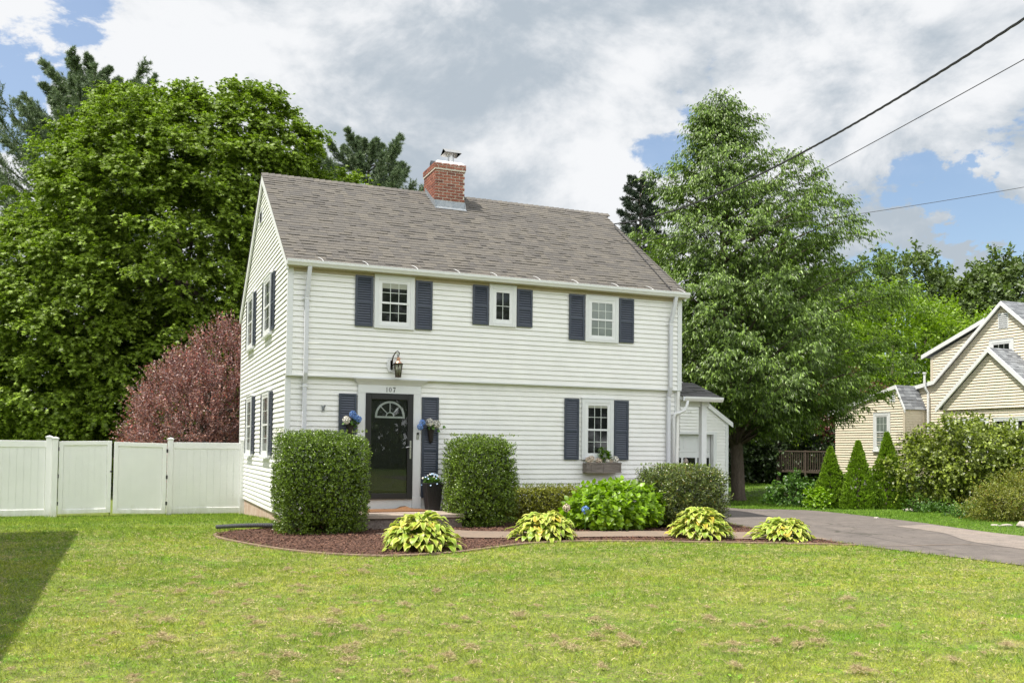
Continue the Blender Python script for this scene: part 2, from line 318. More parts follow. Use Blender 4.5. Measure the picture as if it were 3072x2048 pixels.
def leaves(name, P, Tip, Nrm, size, tmpl, m_, parent=None, wscale=None, smooth=False):
    P = np.asarray(P, float); n = len(P); Tip = unit(np.asarray(Tip, float)); Nrm = np.asarray(Nrm, float)
    Nrm = unit(Nrm - Tip * (Nrm * Tip).sum(1, keepdims=True)); S = np.cross(Tip, Nrm)
    size = np.broadcast_to(np.asarray(size, float), (n,)); ws = size if wscale is None else np.broadcast_to(wscale, (n,))
    tv = np.array(tmpl[0], float); k = len(tv)
    V = (P[:, None, :] + S[:, None, :] * (tv[None, :, 0:1] * ws[:, None, None]) + Tip[:, None, :] * (tv[None, :, 1:2] * size[:, None, None])
         + Nrm[:, None, :] * (tv[None, :, 2:3] * size[:, None, None])).reshape(-1, 3)
    fl = tmpl[1]; idx = np.concatenate([np.array(f) for f in fl]); lens = np.array([len(f) for f in fl])
    loops = (np.arange(n)[:, None] * k + idx[None, :]).ravel(); tot = np.tile(lens, n); st = np.concatenate([[0], np.cumsum(tot)[:-1]])
    me = bpy.data.meshes.new(name); me.vertices.add(len(V)); me.vertices.foreach_set('co', V.ravel().astype(np.float32))
    me.loops.add(len(loops)); me.loops.foreach_set('vertex_index', loops.astype(np.int32))
    me.polygons.add(len(tot)); me.polygons.foreach_set('loop_start', st.astype(np.int32)); me.polygons.foreach_set('loop_total', tot.astype(np.int32))
    if smooth: me.polygons.foreach_set('use_smooth', np.ones(len(tot), bool))
    me.update(calc_edges=True)
    return link(name, me, m_, parent)
def rdir(n): return unit(rng.normal(size=(n, 3)))
def shell_centres(ells, n, depth=(.78, 1.0), zmin=-9, jitter=.12, bump=.12):
    """points spread over the outside of a union of ellipsoids, with an uneven skin"""
    E = np.array(ells, float); area = (E[:, 3] * E[:, 4] + E[:, 3] * E[:, 5] + E[:, 4] * E[:, 5]); pr = area / area.sum()
    P = []; O = []; tot = 0
    ph = rng.uniform(0, 6.28, (6,)); fr = rng.normal(size=(6, 3)) * 1.1
    while tot < n:
        k = rng.choice(len(E), n, p=pr); d = rdir(n); rr = rng.uniform(depth[0], depth[1], n)
        p0 = E[k, :3] + d * E[k, 3:6] * rr[:, None]
        w = np.sin(p0 @ fr.T + ph).sum(1) / 6 * 2.0
        p = E[k, :3] + d * E[k, 3:6] * (rr * (1 + bump * w + rng.normal(0, jitter * .4, n)))[:, None]
        keep = p[:, 2] > zmin
        for j in range(len(E)):
            q = ((p - E[j, :3]) / E[j, 3:6]); inside = (q ** 2).sum(1) < (depth[0] * .93) ** 2
            keep &= ~(inside & (k != j))
        P.append(p[keep]); O.append(unit(d[keep] / E[k[keep], 3:6])); tot += keep.sum()
    return np.concatenate(P)[:n], np.concatenate(O)[:n]
def sprays(cent, out, ntw, ltw, nlf, zs=1.0, up=.3, droop=.3, spread=.8, ldroop=.2, lspread=.7, flat=.6, st0=.2):
    """leafy twigs: returns leaf base points, tip directions and normals"""
    c = np.repeat(cent, ntw, 0); o = np.repeat(out, ntw, 0); n = len(c)
    d = unit((o + rdir(n) * spread) * np.array([1, 1, zs]) + np.array([0, 0, up])); st = c + rdir(n) * st0 * rng.uniform(0, 1, (n, 1)); L = ltw * rng.uniform(.55, 1.15, n)
    t = np.tile(np.linspace(.12, 1, nlf), n); D_ = np.repeat(d, nlf, 0); S_ = np.repeat(st, nlf, 0); L_ = np.repeat(L, nlf); N = len(t)
    t = np.clip(t + rng.uniform(-.05, .05, N), 0, 1)
    P = S_ + D_ * (L_ * t)[:, None]; P[:, 2] -= droop * L_ * t ** 2
    td = D_.copy(); td[:, 2] -= 2 * droop * t; td = unit(td)
    tip = unit(td * .6 + rdir(N) * lspread + np.array([0, 0, -ldroop]))
    nrm = unit(np.array([0, 0, flat]) + np.repeat(np.repeat(out, ntw, 0), nlf, 0) * .35 + rdir(N) * .55)
    return P, tip, nrm, (st, d, L)
def limbs(mb, root, targets, r0, bend=.2, seg=5):
    for t in targets:
        a = Vector(root); b = Vector(t); k = a.lerp(b, .5) + Vector((random.uniform(-bend, bend), random.uniform(-bend, bend), random.uniform(0, bend) - .1 * (b - a).length * .3))
        pts = [a.lerp(k, s_).lerp(k.lerp(b, s_), s_) for s_ in (0, .25, .5, .75, 1)]
        mb.tube(pts, [r0, r0 * .8, r0 * .6, r0 * .4, r0 * .15], seg)
def broad_tree(name, label, cat, base, ells, nc, mleaf, tmpl, size, ntw=8, ltw=.7, nlf=9, trunk_r=.2, trunk_top=None, group=None, zmin=-9, inner=.25, bump=.12, nl=14, depth=(.78, 1.0), **sp):
    root = thing(name, label, cat, base, group)
    tt = trunk_top or base[2] + 2.5
    P, O = shell_centres(ells, nc, zmin=zmin, bump=bump, depth=depth)
    Pi, Oi = shell_centres(ells, int(nc * inner), depth=(.45, .75), zmin=zmin) if inner > 0 else (P[:0], O[:0])
    mb = MB(); b = Vector(base)
    e0 = ells[0]; topc = Vector((e0[0], e0[1], tt))
    mb.tube([b + Vector((0, 0, -.1)), b + Vector((0, 0, .15)), b.lerp(topc, .4) + Vector((.05, 0, 0)), b.lerp(topc, .75), topc, Vector((e0[0], e0[1], e0[2] + e0[5] * .5))],
            [trunk_r * 1.5, trunk_r * 1.1, trunk_r * .9, trunk_r * .8, trunk_r * .65, trunk_r * .2], 10)
    sel = P[rng.choice(len(P), min(nl, len(P)), replace=False)]
    cc = np.array([e0[0], e0[1], e0[2]])
    for q in sel:
        s0 = random.uniform(.0, .7); st = topc.lerp(Vector((e0[0], e0[1], e0[2] + e0[5] * .45)), s0)
        limbs(mb, st, [Vector(q * .92 + cc * .08)], trunk_r * .38)
    mb.build('trunk', M['bark'], root, smooth=True)
    A = np.concatenate([P, Pi]); B = np.concatenate([O, Oi])
    lp, lt, ln, _ = sprays(A, B, ntw, ltw, nlf, **sp)
    s_ = size * rng.uniform(.6, 1.15, len(lp))
    leaves('crown', lp, lt, ln, s_, tmpl, mleaf, root)
    return root

# ================================================================== THE SETTING
def axis(lo, hi, near_lo, near_hi, step):
    a = list(np.arange(near_lo, near_hi + 1e-6, step)); x = near_hi; s = step
    while x < hi: s *= 1.5; x = min(x + s, hi); a.append(x)
    x = near_lo; s = step
    while x > lo: s *= 1.5; x = max(x - s, lo); a.insert(0, x)
    return np.array(a)
gx = axis(-500, 700, -12, 36, .5); gy = axis(-500, 700, -20, 24, .5)
X, Y = np.meshgrid(gx, gy); Z = gfunc(X, Y)
nx, ny = len(gx), len(gy)
vs = np.stack([X.ravel(), Y.ravel(), Z.ravel()], 1)
fs = [(j * nx + i, j * nx + i + 1, (j + 1) * nx + i + 1, (j + 1) * nx + i) for j in range(ny - 1) for i in range(nx - 1)]
me = bpy.data.meshes.new('lawn_ground'); me.from_pydata(vs.tolist(), [], fs); me.polygons.foreach_set('use_smooth', [True] * len(fs))
def lawn_mat(name, blades):
    m_ = bpy.data.materials.new(name); m_.use_nodes = True; t = m_.node_tree; N = t.nodes; L = t.links; b = N['Principled BSDF']; b.inputs['Roughness'].default_value = .6; b.inputs['Specular IOR Level'].default_value = .25
    co = N.new('ShaderNodeTexCoord')
    def noise(s, d, st=(1, 1, 1), off=0):
        mp = N.new('ShaderNodeMapping'); mp.inputs['Scale'].default_value = st; mp.inputs['Location'].default_value = (off, off, 0); L.new(co.outputs['Object'], mp.inputs[0])
        n = N.new('ShaderNodeTexNoise'); n.inputs['Scale'].default_value = s; n.inputs['Detail'].default_value = d; n.inputs['Roughness'].default_value = .62; L.new(mp.outputs[0], n.inputs[0]); return n.outputs[0]
    def rng_(v, a, b_, c=0, d=1):
        r = N.new('ShaderNodeMapRange'); r.inputs[1].default_value = a; r.inputs[2].default_value = b_; r.inputs[3].default_value = c; r.inputs[4].default_value = d; L.new(v, r.inputs[0]); return r.outputs[0]
    def mix(f, a, b_, bt='MIX'):
        x = N.new('ShaderNodeMix'); x.data_type = 'RGBA'; x.blend_type = bt
        if isinstance(f, float): x.inputs[0].default_value = f
        else: L.new(f, x.inputs[0])
        for i, v in ((6, a), (7, b_)):
            if isinstance(v, tuple): x.inputs[i].default_value = (*v, 1)
            else: L.new(v, x.inputs[i])
        return x.outputs[2]
    k = 1.0 if blades else .75
    G = lambda c: tuple(q * k for q in c)
    c = mix(rng_(noise(.55, 5, (1, 1.6, 1)), .36, .64), G((.195, .310, .038)), G((.350, .415, .075)))
    c = mix(rng_(noise(1.7, 6, off=4), .54, .74), c, G((.47, .455, .19)))
    c = mix(rng_(noise(2.6, 4, off=9), .56, .70), c, G((.20, .40, .022)))
    # greener, denser grass on the far side of the drive and by the fence
    sp = N.new('ShaderNodeSeparateXYZ'); L.new(co.outputs['Object'], sp.inputs[0])
    lush = N.new('ShaderNodeMath'); lush.operation = 'MAXIMUM'; L.new(rng_(sp.outputs[0], 9.0, 12.5), lush.inputs[0])
    l2 = N.new('ShaderNodeMath'); l2.operation = 'MULTIPLY'; L.new(rng_(sp.outputs[1], -4, 3), l2.inputs[0]); l2.inputs[1].default_value = .45; L.new(l2.outputs[0], lush.inputs[1])
    l3 = N.new('ShaderNodeMath'); l3.operation = 'MULTIPLY'; L.new(lush.outputs[0], l3.inputs[0]); l3.inputs[1].default_value = .85
    c = mix(l3.outputs[0], c, G((.14, .29, .035)))
    c = mix(1.0, c, mix(rng_(noise(8, 4, off=13), .35, .65), (.60, .66, .6), (1.25, 1.20, 1.1)), 'MULTIPLY')
    c = mix(1.0, c, mix(rng_(noise(30, 3, off=23), .35, .65), (.72, .76, .7), (1.2, 1.16, 1.1)), 'MULTIPLY')
    if blades:
        g = N.new('ShaderNodeNewGeometry'); cr = N.new('ShaderNodeValToRGB'); e = cr.color_ramp.elements
        e[0].color = (.42, .5, .4, 1); e[1].position = .80; e[1].color = (1.3, 1.25, 1.0, 1); q = e.new(1.0); q.color = (1.9, 1.6, 1.6, 1)
        L.new(g.outputs['Random Per Island'], cr.inputs[0]); c = mix(1.0, c, cr.outputs[0], 'MULTIPLY')
        tr = N.new('ShaderNodeBsdfTranslucent'); L.new(c, tr.inputs[0]); ms = N.new('ShaderNodeMixShader'); ms.inputs[0].default_value = .35
        L.new(b.outputs[0], ms.inputs[1]); L.new(tr.outputs[0], ms.inputs[2]); L.new(ms.outputs[0], N['Material Output'].inputs[0])
    else:
        c = mix(rng_(noise(38, 5), .45, .62), c, (.11, .095, .045))
        bp = N.new('ShaderNodeBump'); bp.inputs['Strength'].default_value = .6; bp.inputs['Distance'].default_value = .03; L.new(noise(45, 6, off=2), bp.inputs['Height']); L.new(bp.outputs[0], b.inputs['Normal'])
    L.new(c, b.inputs['Base Color']); return m_
M['lawn'] = lawn_mat('lawn_soil', False); M['grass'] = lawn_mat('grass_blades', True)
tag(link('lawn_ground', me, M['lawn']), kind='structure')

def crom(pts, n=8):      # smooth line through points
    P = [np.array(p, float) for p in pts]; P = [2 * P[0] - P[1]] + P + [2 * P[-1] - P[-2]]; out = []
    for i in range(1, len(P) - 2):
        for t in np.linspace(0, 1, n, endpoint=False):
            a, b, c, d = P[i - 1:i + 3]
            out.append(.5 * ((2 * b) + (-a + c) * t + (2 * a - 5 * b + 4 * c - d) * t * t + (-a + 3 * b - 3 * c + d) * t ** 3))
    out.append(P[-2]); return np.array(out)
def strip(name, left, right, m_, off, nc=10, kind='structure', thick=0):
    A = crom(left); B = crom(right); n = min(len(A), len(B)); A = A[np.linspace(0, len(A) - 1, n).astype(int)]; B = B[np.linspace(0, len(B) - 1, n).astype(int)]
    v = []; f = []
    for i in range(n):
        for j in range(nc + 1):
            p = A[i] + (B[i] - A[i]) * j / nc; v.append((p[0], p[1], g1(p[0], p[1]) + off))
    for i in range(n - 1):
        for j in range(nc): a = i * (nc + 1) + j; f.append((a, a + 1, a + nc + 2, a + nc + 1))
    mb = MB(); mb.v = v; mb.f = f; o = mb.build(name, m_); 
    return tag(o, kind=kind), np.concatenate([A, B[::-1]])
def asphalt(name, col, col2):
    m_ = mat(name, col, .95, var=.16, vscale=1.3, col2=col2, bump=.5, bscale=180, detail=12)
    return m_
def crack(m_, scale, w, dark):
    t = m_.node_tree; N = t.nodes; L = t.links; b = N['Principled BSDF']; src = b.inputs['Base Color'].links[0].from_socket
    co = N.new('ShaderNodeTexCoord'); nz = N.new('ShaderNodeTexNoise'); nz.inputs['Scale'].default_value = 1.4; nz.inputs['Detail'].default_value = 6; L.new(co.outputs['Object'], nz.inputs[0])
    ad = N.new('ShaderNodeVectorMath'); ad.operation = 'MULTIPLY_ADD'; ad.inputs[1].default_value = (1.6, 1.6, 0); L.new(nz.outputs['Color'], ad.inputs[0]); L.new(co.outputs['Object'], ad.inputs[2])
    vo = N.new('ShaderNodeTexVoronoi'); vo.feature = 'DISTANCE_TO_EDGE'; vo.inputs['Scale'].default_value = scale; L.new(ad.outputs[0], vo.inputs['Vector'])
    r = N.new('ShaderNodeMapRange'); r.inputs[1].default_value = w * .35; r.inputs[2].default_value = w; r.inputs[3].default_value = 1; r.inputs[4].default_value = 0; L.new(vo.outputs['Distance'], r.inputs[0])
    n2 = N.new('ShaderNodeTexNoise'); n2.inputs['Scale'].default_value = .5; L.new(co.outputs['Object'], n2.inputs[0]); r2 = N.new('ShaderNodeMapRange'); r2.inputs[1].default_value = .45; r2.inputs[2].default_value = .6; L.new(n2.outputs[0], r2.inputs[0])
    mu = N.new('ShaderNodeMath'); mu.operation = 'MULTIPLY'; L.new(r.outputs[0], mu.inputs[0]); L.new(r2.outputs[0], mu.inputs[1])
    x = N.new('ShaderNodeMix'); x.data_type = 'RGBA'; L.new(mu.outputs[0], x.inputs[0]); L.new(src, x.inputs[6]); x.inputs[7].default_value = (*dark, 1)
    n3 = N.new('ShaderNodeTexNoise'); n3.inputs['Scale'].default_value = 55; n3.inputs['Detail'].default_value = 3; L.new(co.outputs['Object'], n3.inputs[0]); r3 = N.new('ShaderNodeMapRange'); r3.inputs[1].default_value = .3; r3.inputs[2].default_value = .7; r3.inputs[3].default_value = .72; r3.inputs[4].default_value = 1.28; L.new(n3.outputs[0], r3.inputs[0])
    sc = N.new('ShaderNodeVectorMath'); sc.operation = 'SCALE'; L.new(x.outputs[2], sc.inputs[0]); L.new(r3.outputs[0], sc.inputs['Scale']); L.new(sc.outputs[0], b.inputs['Base Color'])
M['asphalt'] = asphalt('asphalt', (.143, .122, .108), (.110, .095, .086)); M['asphalt_old'] = asphalt('asphalt_pale', (.235, .195, .165), (.20, .17, .15))
crack(M['asphalt'], .42, .012, (.05, .045, .035)); crack(M['asphalt_old'], .6, .010, (.08, .07, .05))
drive_l = [(9.2, -30), (8.75, -14), (8.57, -8.8), (8.30, -5.75), (8.35, -3.5), (9.0, -1.2), (10.2, 2), (10.6, 4), (10.8, 7.1)]
drive_r = [(13.0, -30), (12.7, -14), (12.62, -8.8), (12.60, -5.4), (13.35, -2.2), (13.72, 1.0), (13.45, 3.6), (14.2, 5.6), (14.55, 7.1)]
_, POLY_DRIVE = strip('driveway', drive_l, drive_r, M['asphalt'], .012, 12)
_, POLY_APRON = strip('driveway_apron', [(11.89, -3.11), (11.6, -4.6), (10.75, -5.95), (10.5, -7.1), (10.45, -8.6), (10.7, -14)], [(12.97, -3.0), (12.86, -3.7), (12.66, -4.8), (12.58, -6), (12.60, -8.3), (12.68, -14)], M['asphalt_old'], .017, 8)
seam = MB(); sp_ = crom([(8.34, -6.12), (9.0, -6.3), (9.7, -6.35), (10.28, -6.55), (10.44, -7.0)], 10)
for i in range(len(sp_) - 1):
    w = .010 + .012 * random.random(); a, b = sp_[i], sp_[i + 1]; seam.add([(a[0], a[1] - w, g1(*a) + .021), (b[0], b[1] - w, g1(*b) + .021), (b[0], b[1] + w, g1(*b) + .021), (a[0], a[1] + w, g1(*a) + .021)], [(0, 1, 2, 3)])
tag(seam.build('driveway_joint', M['edge']), kind='structure')
# mulch bed
bed_o = [(-0.9, -.75), (-1.25, -1.15), (-1.34, -1.75), (-1.05, -2.9), (-.42, -4.3), (.34, -5.1), (1.0, -5.22), (1.7, -5.05), (2.4, -4.65), (3.1, -4.25), (4.0, -4.1), (5.0, -4.35), (5.9, -4.75), (6.9, -5.2), (7.7, -5.6), (8.25, -5.95)]
bed_i = [(-.05, .05), (0, .06), (0, .07), (.3, .07), (.6, .07), (1, .07), (1.4, .07), (2, .07), (3, .07), (4, .07), (5.5, .07), (6.5, .07), (8.0, .07), (8.75, 0), (8.8, -1.5), (8.28, -4.6)]
bed_o = [(-0.05, -.5)] + bed_o; bed_i = [(-.02, -.0)] + bed_i
M['mulch'] = mat('mulch_soil', (.095, .045, .032), .95, var=.4, vscale=12, bump=.8, bscale=70)
_, POLY_BED = strip('mulch_bed', bed_o, bed_i, M['mulch'], .02, 24)
_, POLY_WALK = strip('walkway', [(1.2, -2.2), (2.3, -3.15), (3.4, -3.55), (4.7, -3.72), (5.9, -4.05), (7.0, -4.75), (8.4, -5.2)], [(2.6, -1.3), (2.95, -2.05), (3.9, -2.50), (4.9, -2.72), (6.2, -3.0), (7.5, -3.55), (8.5, -3.9)], M['walk'], .04, 10)
ed = MB(); ec = crom(bed_o[1:], 8)
for i in range(len(ec) - 1):
    a, b = ec[i], ec[i + 1]; d = (b - a) / np.linalg.norm(b - a); n = np.array([d[1], -d[0]]); w = .05; z = g1(*a)
    ed.add([(a[0], a[1], z - .02), (b[0], b[1], z - .02), (b[0] + n[0] * w, b[1] + n[1] * w, z - .02), (a[0] + n[0] * w, a[1] + n[1] * w, z - .02),
            (a[0], a[1], z + .032), (b[0], b[1], z + .032), (b[0] + n[0] * w, b[1] + n[1] * w, z + .027), (a[0] + n[0] * w, a[1] + n[1] * w, z + .027)],
           [(4, 5, 6, 7), (0, 1, 5, 4), (2, 3, 7, 6)])
tag(ed.build('bed_edging', M['edge']), kind='structure')

def inpoly(P, poly):
    x, y = P[:, 0], P[:, 1]; ins = np.zeros(len(P), bool); n = len(poly); j = n - 1
    for i in range(n):
        xi, yi = poly[i]; xj, yj = poly[j]
        c = ((yi > y) != (yj > y)) & (x < (xj - xi) * (y - yi) / (yj - yi + 1e-12) + xi); ins ^= c; j = i
    return ins
def blocked(P):
    P = P + np.stack([np.sin(P[:, 1] * 31) + np.sin(P[:, 1] * 77 + P[:, 0] * 53), np.sin(P[:, 0] * 29) + np.sin(P[:, 0] * 83 + P[:, 1] * 47)], 1) * .022
    b = inpoly(P, POLY_DRIVE) | inpoly(P, POLY_BED)
    b |= (P[:, 0] > -.02) & (P[:, 0] < 9.7) & (P[:, 1] > -.1) & (P[:, 1] < 8.1)
    b |= (P[:, 0] > 10.6) & (P[:, 0] < 15.1) & (P[:, 1] > 6.95) & (P[:, 1] < 13)
    b |= (P[:, 0] > 24.95) & (P[:, 1] > 2)
    b |= (P[:, 1] > 7.0) & (P[:, 0] < 0)
    return b
def visible(P, margin=.5):
    q = P[:, :2] - CXY; w = q @ FXY; r = q @ RXY
    return (w > 4.6) & (np.abs(r) < w * .66 + margin), w
# grass: blades get sparser and wider with distance
def grass():
    Ps = []; Ws = []
    for lo, hi, dens in ((4.6, 8, 4200), (8, 12, 2600), (12, 17, 1700), (17, 24, 900), (24, 34, 420), (34, 48, 160)):
        n = int(dens * (hi - lo) * (hi + lo) * .68 * 1.08); w = np.sqrt(rng.uniform(lo * lo, hi * hi, n)); r = rng.uniform(-1, 1, n) * (w * .66 + 1.2)
        P = CXY + FXY * w[:, None] / (FXY @ FXY) + RXY * r[:, None]; ok = ~blocked(P); P = P[ok]; Ps.append(P); Ws.append(w[ok])
    P = np.concatenate(Ps); w = np.concatenate(Ws); n = len(P)
    th = .6 * np.sin(P[:, 0] * 23 + 3 * np.sin(P[:, 1] * 7)) * np.sin(P[:, 1] * 27 + 3 * np.sin(P[:, 0] * 9)) + np.sin(P[:, 0] * 2.1 + np.sin(P[:, 1] * 1.3) * 2) * np.sin(P[:, 1] * 2.7 + np.sin(P[:, 0] * 1.9) * 1.7)
    h = rng.uniform(.022, .050, n) * (1 + .32 * th) * np.where(rng.random(n) < .03, 1.7, 1) * np.clip(w / 14, 1, 1.7)
    wd = .0040 * np.clip(w / 7.5, 1, 5.0) * rng.uniform(.6, 1.4, n)
    tip = unit(np.stack([rng.normal(0, .75, n), rng.normal(0, .75, n), np.full(n, .85)], 1)); nr = rdir(n) * .6 + np.array([0, 0, .6])
    Q = np.concatenate([P, (gfunc(P[:, 0], P[:, 1]) - .002)[:, None]], 1)
    o = leaves('grass', Q, tip, nr, h, T_BLADE, M['grass'], wscale=wd); tag(o, 'short patchy green lawn grass around the house and drive', 'grass', kind='stuff')
    print('blades', n)
grass()
def weeds():
    n = 420; w = np.sqrt(rng.uniform(4.8 ** 2, 15.5 ** 2, n)); r = rng.uniform(-1, 1, n) * w * .56; P = CXY + FXY * w[:, None] / (FXY @ FXY) + RXY * r[:, None]; P = P[~blocked(P)]
    k = 9; Q = np.repeat(P, k, 0) + rng.normal(0, .035, (len(P) * k, 2)); a = rng.uniform(0, 2 * PI, len(Q)); z = gfunc(Q[:, 0], Q[:, 1]) + .012
    o = leaves('lawn_weeds', np.column_stack([Q, z]), np.stack([np.cos(a), np.sin(a), np.full(len(a), .45)], 1), rdir(len(a)) * .3 + np.array([0, 0, 1]), rng.uniform(.016, .034, len(a)), T_OVAL, leafmat('weed_leaves', (.19, .36, .03), (.7, 1.3)))
    tag(o, 'bright green broadleaf weeds and clover scattered through the lawn', 'weeds', kind='stuff')
    n = 5200; w = np.sqrt(rng.uniform(4.8 ** 2, 16 ** 2, n)); r = rng.uniform(-1, 1, n) * w * .56; P = CXY + FXY * w[:, None] / (FXY @ FXY) + RXY * r[:, None]; P = P[~blocked(P)]
    k = 7; Q = np.repeat(P, k, 0) + rng.normal(0, .018, (len(P) * k, 2)); z = gfunc(Q[:, 0], Q[:, 1]) + .006
    o = leaves('thatch_flecks', np.column_stack([Q, z + rng.uniform(.008, .03, len(Q))]), rdir(len(Q)) * np.array([1, 1, .35]), rdir(len(Q)) * .5 + np.array([0, 0, 1]), rng.uniform(.02, .05, len(Q)), T_BLADE, M['thatch'], wscale=.006)
    tag(o, 'fine dry straw flecks scattered through the lawn', 'dead grass', kind='stuff')
weeds()
def edge_tufts():
    lines = [crom(drive_l[1:], 30), crom(drive_r[1:], 30), crom(bed_o[1:], 30) - np.array([.0, .07]), np.array([(x, 6.80) for x in np.linspace(-6.5, -.1, 300)]), np.array([(-.06, y) for y in np.linspace(-.2, 6.7, 200)])]
    P = []
    for L_ in lines:
        seg = np.linalg.norm(np.diff(L_, axis=0), axis=1); n = int(seg.sum() * 150); t = rng.uniform(0, len(L_) - 1, n); i = t.astype(int); f = (t - i)[:, None]; p = L_[i] * (1 - f) + L_[np.minimum(i + 1, len(L_) - 1)] * f
        p = p + rng.normal(0, .022, p.shape); p = p[(np.sin(p[:, 0] * 13 + p[:, 1] * 11) + np.sin(p[:, 1] * 29) + rng.normal(0, .8, len(p))) > -.1]; P.append(p)
    P = np.concatenate(P); ok = visible(P)[0]; P = P[ok]; w = visible(P)[1]; n = len(P); Q = np.column_stack([P, gfunc(P[:, 0], P[:, 1])])
    o = leaves('grass', Q, unit(np.stack([rng.normal(0, .5, n), rng.normal(0, .5, n), np.ones(n)], 1)), rdir(n), rng.uniform(.035, .085, n), T_BLADE, M['grass'], wscale=.005 * np.clip(w / 9, 1, 3)); tag(o, 'longer grass creeping over the edges of drive, bed and fence', 'grass', kind='stuff')
edge_tufts()
# bark chips on the bed
def chips():
    n = 90000; P = np.stack([rng.uniform(-1.4, 8.8, n), rng.uniform(-6, .05, n)], 1); P = P[inpoly(P, POLY_BED) & ~(inpoly(P, POLY_WALK) & (rng.random(n) > .004))]; n = len(P)
    Q = np.concatenate([P, (gfunc(P[:, 0], P[:, 1]) + .022 + rng.uniform(0, .018, n))[:, None]], 1)
    a = rng.uniform(0, 2 * PI, n); tip = np.stack([np.cos(a), np.sin(a), rng.normal(0, .3, n)], 1)
    o = leaves('mulch_chips', Q, tip, np.array([0, 0, 1]) + rdir(n) * .45, rng.uniform(.02, .060, n), T_CHIP, M['chips'], wscale=rng.uniform(.025, .055, n)); tag(o, 'reddish brown shredded bark mulch in the front bed', 'mulch', kind='stuff')
chips()

# ================================================================== HOUSE
def urange(poly, z):
    us = []
    n = len(poly)
    for i in range(n):
        (u0, z0), (u1, z1) = poly[i], poly[(i + 1) % n]
        if (z0 - z) * (z1 - z) <= 0 and z0 != z1: us.append(u0 + (u1 - u0) * (z - z0) / (z1 - z0))
    return (min(us), max(us)) if len(us) > 1 else None
SR = random.Random(3)
def siding(poly, z0, z1, expo=.1016, lip=.013, back=.08, xf=None, start=None):
    mb = MB(xf); z = z0
    while z < z1 - .004:
        zt = min(z + expo, z1); a = urange(poly, z + .002); b = urange(poly, zt - .002)
        if a and b:
            cuts = [-1e9]; u = min(a[0], b[0]) + SR.uniform(.5, 3.6)
            while u < max(a[1], b[1]) - .3: cuts.append(u); u += SR.uniform(2.2, 3.66)
            cuts.append(1e9)
            for ci in range(len(cuts) - 1):
                lo, hi = cuts[ci] + .0008, cuts[ci + 1] - .0008; l_ = lip + SR.uniform(-.0015, .0015); dz = SR.uniform(-.0012, .0012); k = (l_ + .007) * (zt - z) / expo
                a0, a1, b0, b1 = min(max(a[0], lo), a[1]), max(min(a[1], hi), a[0]), min(max(b[0], lo), b[1]), max(min(b[1], hi), b[0])
                if a1 - a0 < .002 and b1 - b0 < .002: continue
                mb.add([(a0, l_, z + dz), (a1, l_, z + dz), (b1, l_ - k, zt), (b0, l_ - k, zt)], [(0, 1, 2, 3)])
                mb.add([(a0, -.009, z + .004), (a1, -.009, z + .004), (a1, l_, z + dz), (a0, l_, z + dz)], [(0, 1, 2, 3)])
        z = zt
    p = [(u, z_) for u, z_ in poly]; n = len(p)
    mb.add([(u, -.011, z_) for u, z_ in p] + [(u, -back, z_) for u, z_ in p], [tuple(range(n)), tuple(range(2 * n - 1, n - 1, -1))] + [(i, (i + 1) % n, (i + 1) % n + n, i + n) for i in range(n)])
    return mb
def wallxf(y0): return lambda u, d, z: (u, y0 - d, z)
def sidexf(x0): return lambda u, d, z: (x0 - d, u, z)
W = 8.72; ZO = 2.387; ZT = 4.55; DEP = 8.0
fx = wallxf(0.0); fl = wallxf(0.08); sx_ = sidexf(0.0)
house = thing('house', 'white clapboard colonial house with slate blue shutters and grey brown gable roof', 'house', (4.3, 4, -.5))
siding([(0, ZO), (W, ZO), (W, ZT - .05), (0, ZT - .05)], ZO, ZT - .07, xf=fx).build('siding', M['siding'], house)
siding([(0, -.21), (W - .02, -.21), (W - .02, ZO), (0, ZO)], -.21 - .0, ZO - .004, xf=fl).build('siding', M['siding'], house)
gable = [(.08, -.33), (DEP, -.33), (DEP, 4.52), (3.92, 7.22), (0.0, 4.52), (0.0, ZO), (.08, ZO)]
siding(gable, -.33, 7.2, lip=.015, xf=sx_).build('siding', M['siding'], house)
mb = MB(); mb.box((.1, .16, -.55), (W - .04, DEP - .03, 4.45)); mb.prism([(.2, 4.45), (DEP - .1, 4.45), (3.92, 7.0)], 'x', .1, W - .08); mb.build('wall_core', M['siding'], house)
siding([(.08, -.3), (DEP, -.3), (DEP, 4.52), (3.92, 7.22), (0.0, 4.52), (0, 2.39)], -.3, 7.2, xf=lambda u, d, z: (W + d, u, z)).build('siding', M['siding'], house)
MB().box((.02, .10, -.9), (.12, DEP - .02, -.325)).build('foundation', M['found'], house)
MB().box((.12, .115, -.9), (W - .05, .2, -.205)).build('foundation', M['found'], house)
# corner boards
for a, b in (((-.018, -.018, ZO), (.09, .06, 4.44)), ((W - .09, -.018, ZO), (W + .018, .06, 4.44)), ((-.018, .062, -.31), (.085, .14, ZO - .003)), ((W - .11, .062, -.22), (W - .002, .14, ZO - .003)), ((-.018, DEP - .08, -.33), (.05, DEP + .02, 4.4))):
    MB().box(a, b).build('corner_board', M['trim'], house)
mb = MB(); mb.box((-.01, -.02, ZO - .025), (W + .01, .075, ZO + .004)); mb.build('overhang_trim', M['trim'], house)
mb = MB(); mb.box((-.03, -.13, 4.425), (W + .03, .0, 4.44)); mb.box((.09, -.024, 4.36), (W - .09, -.001, 4.424)); mb.build('soffit', M['soffit'], house)
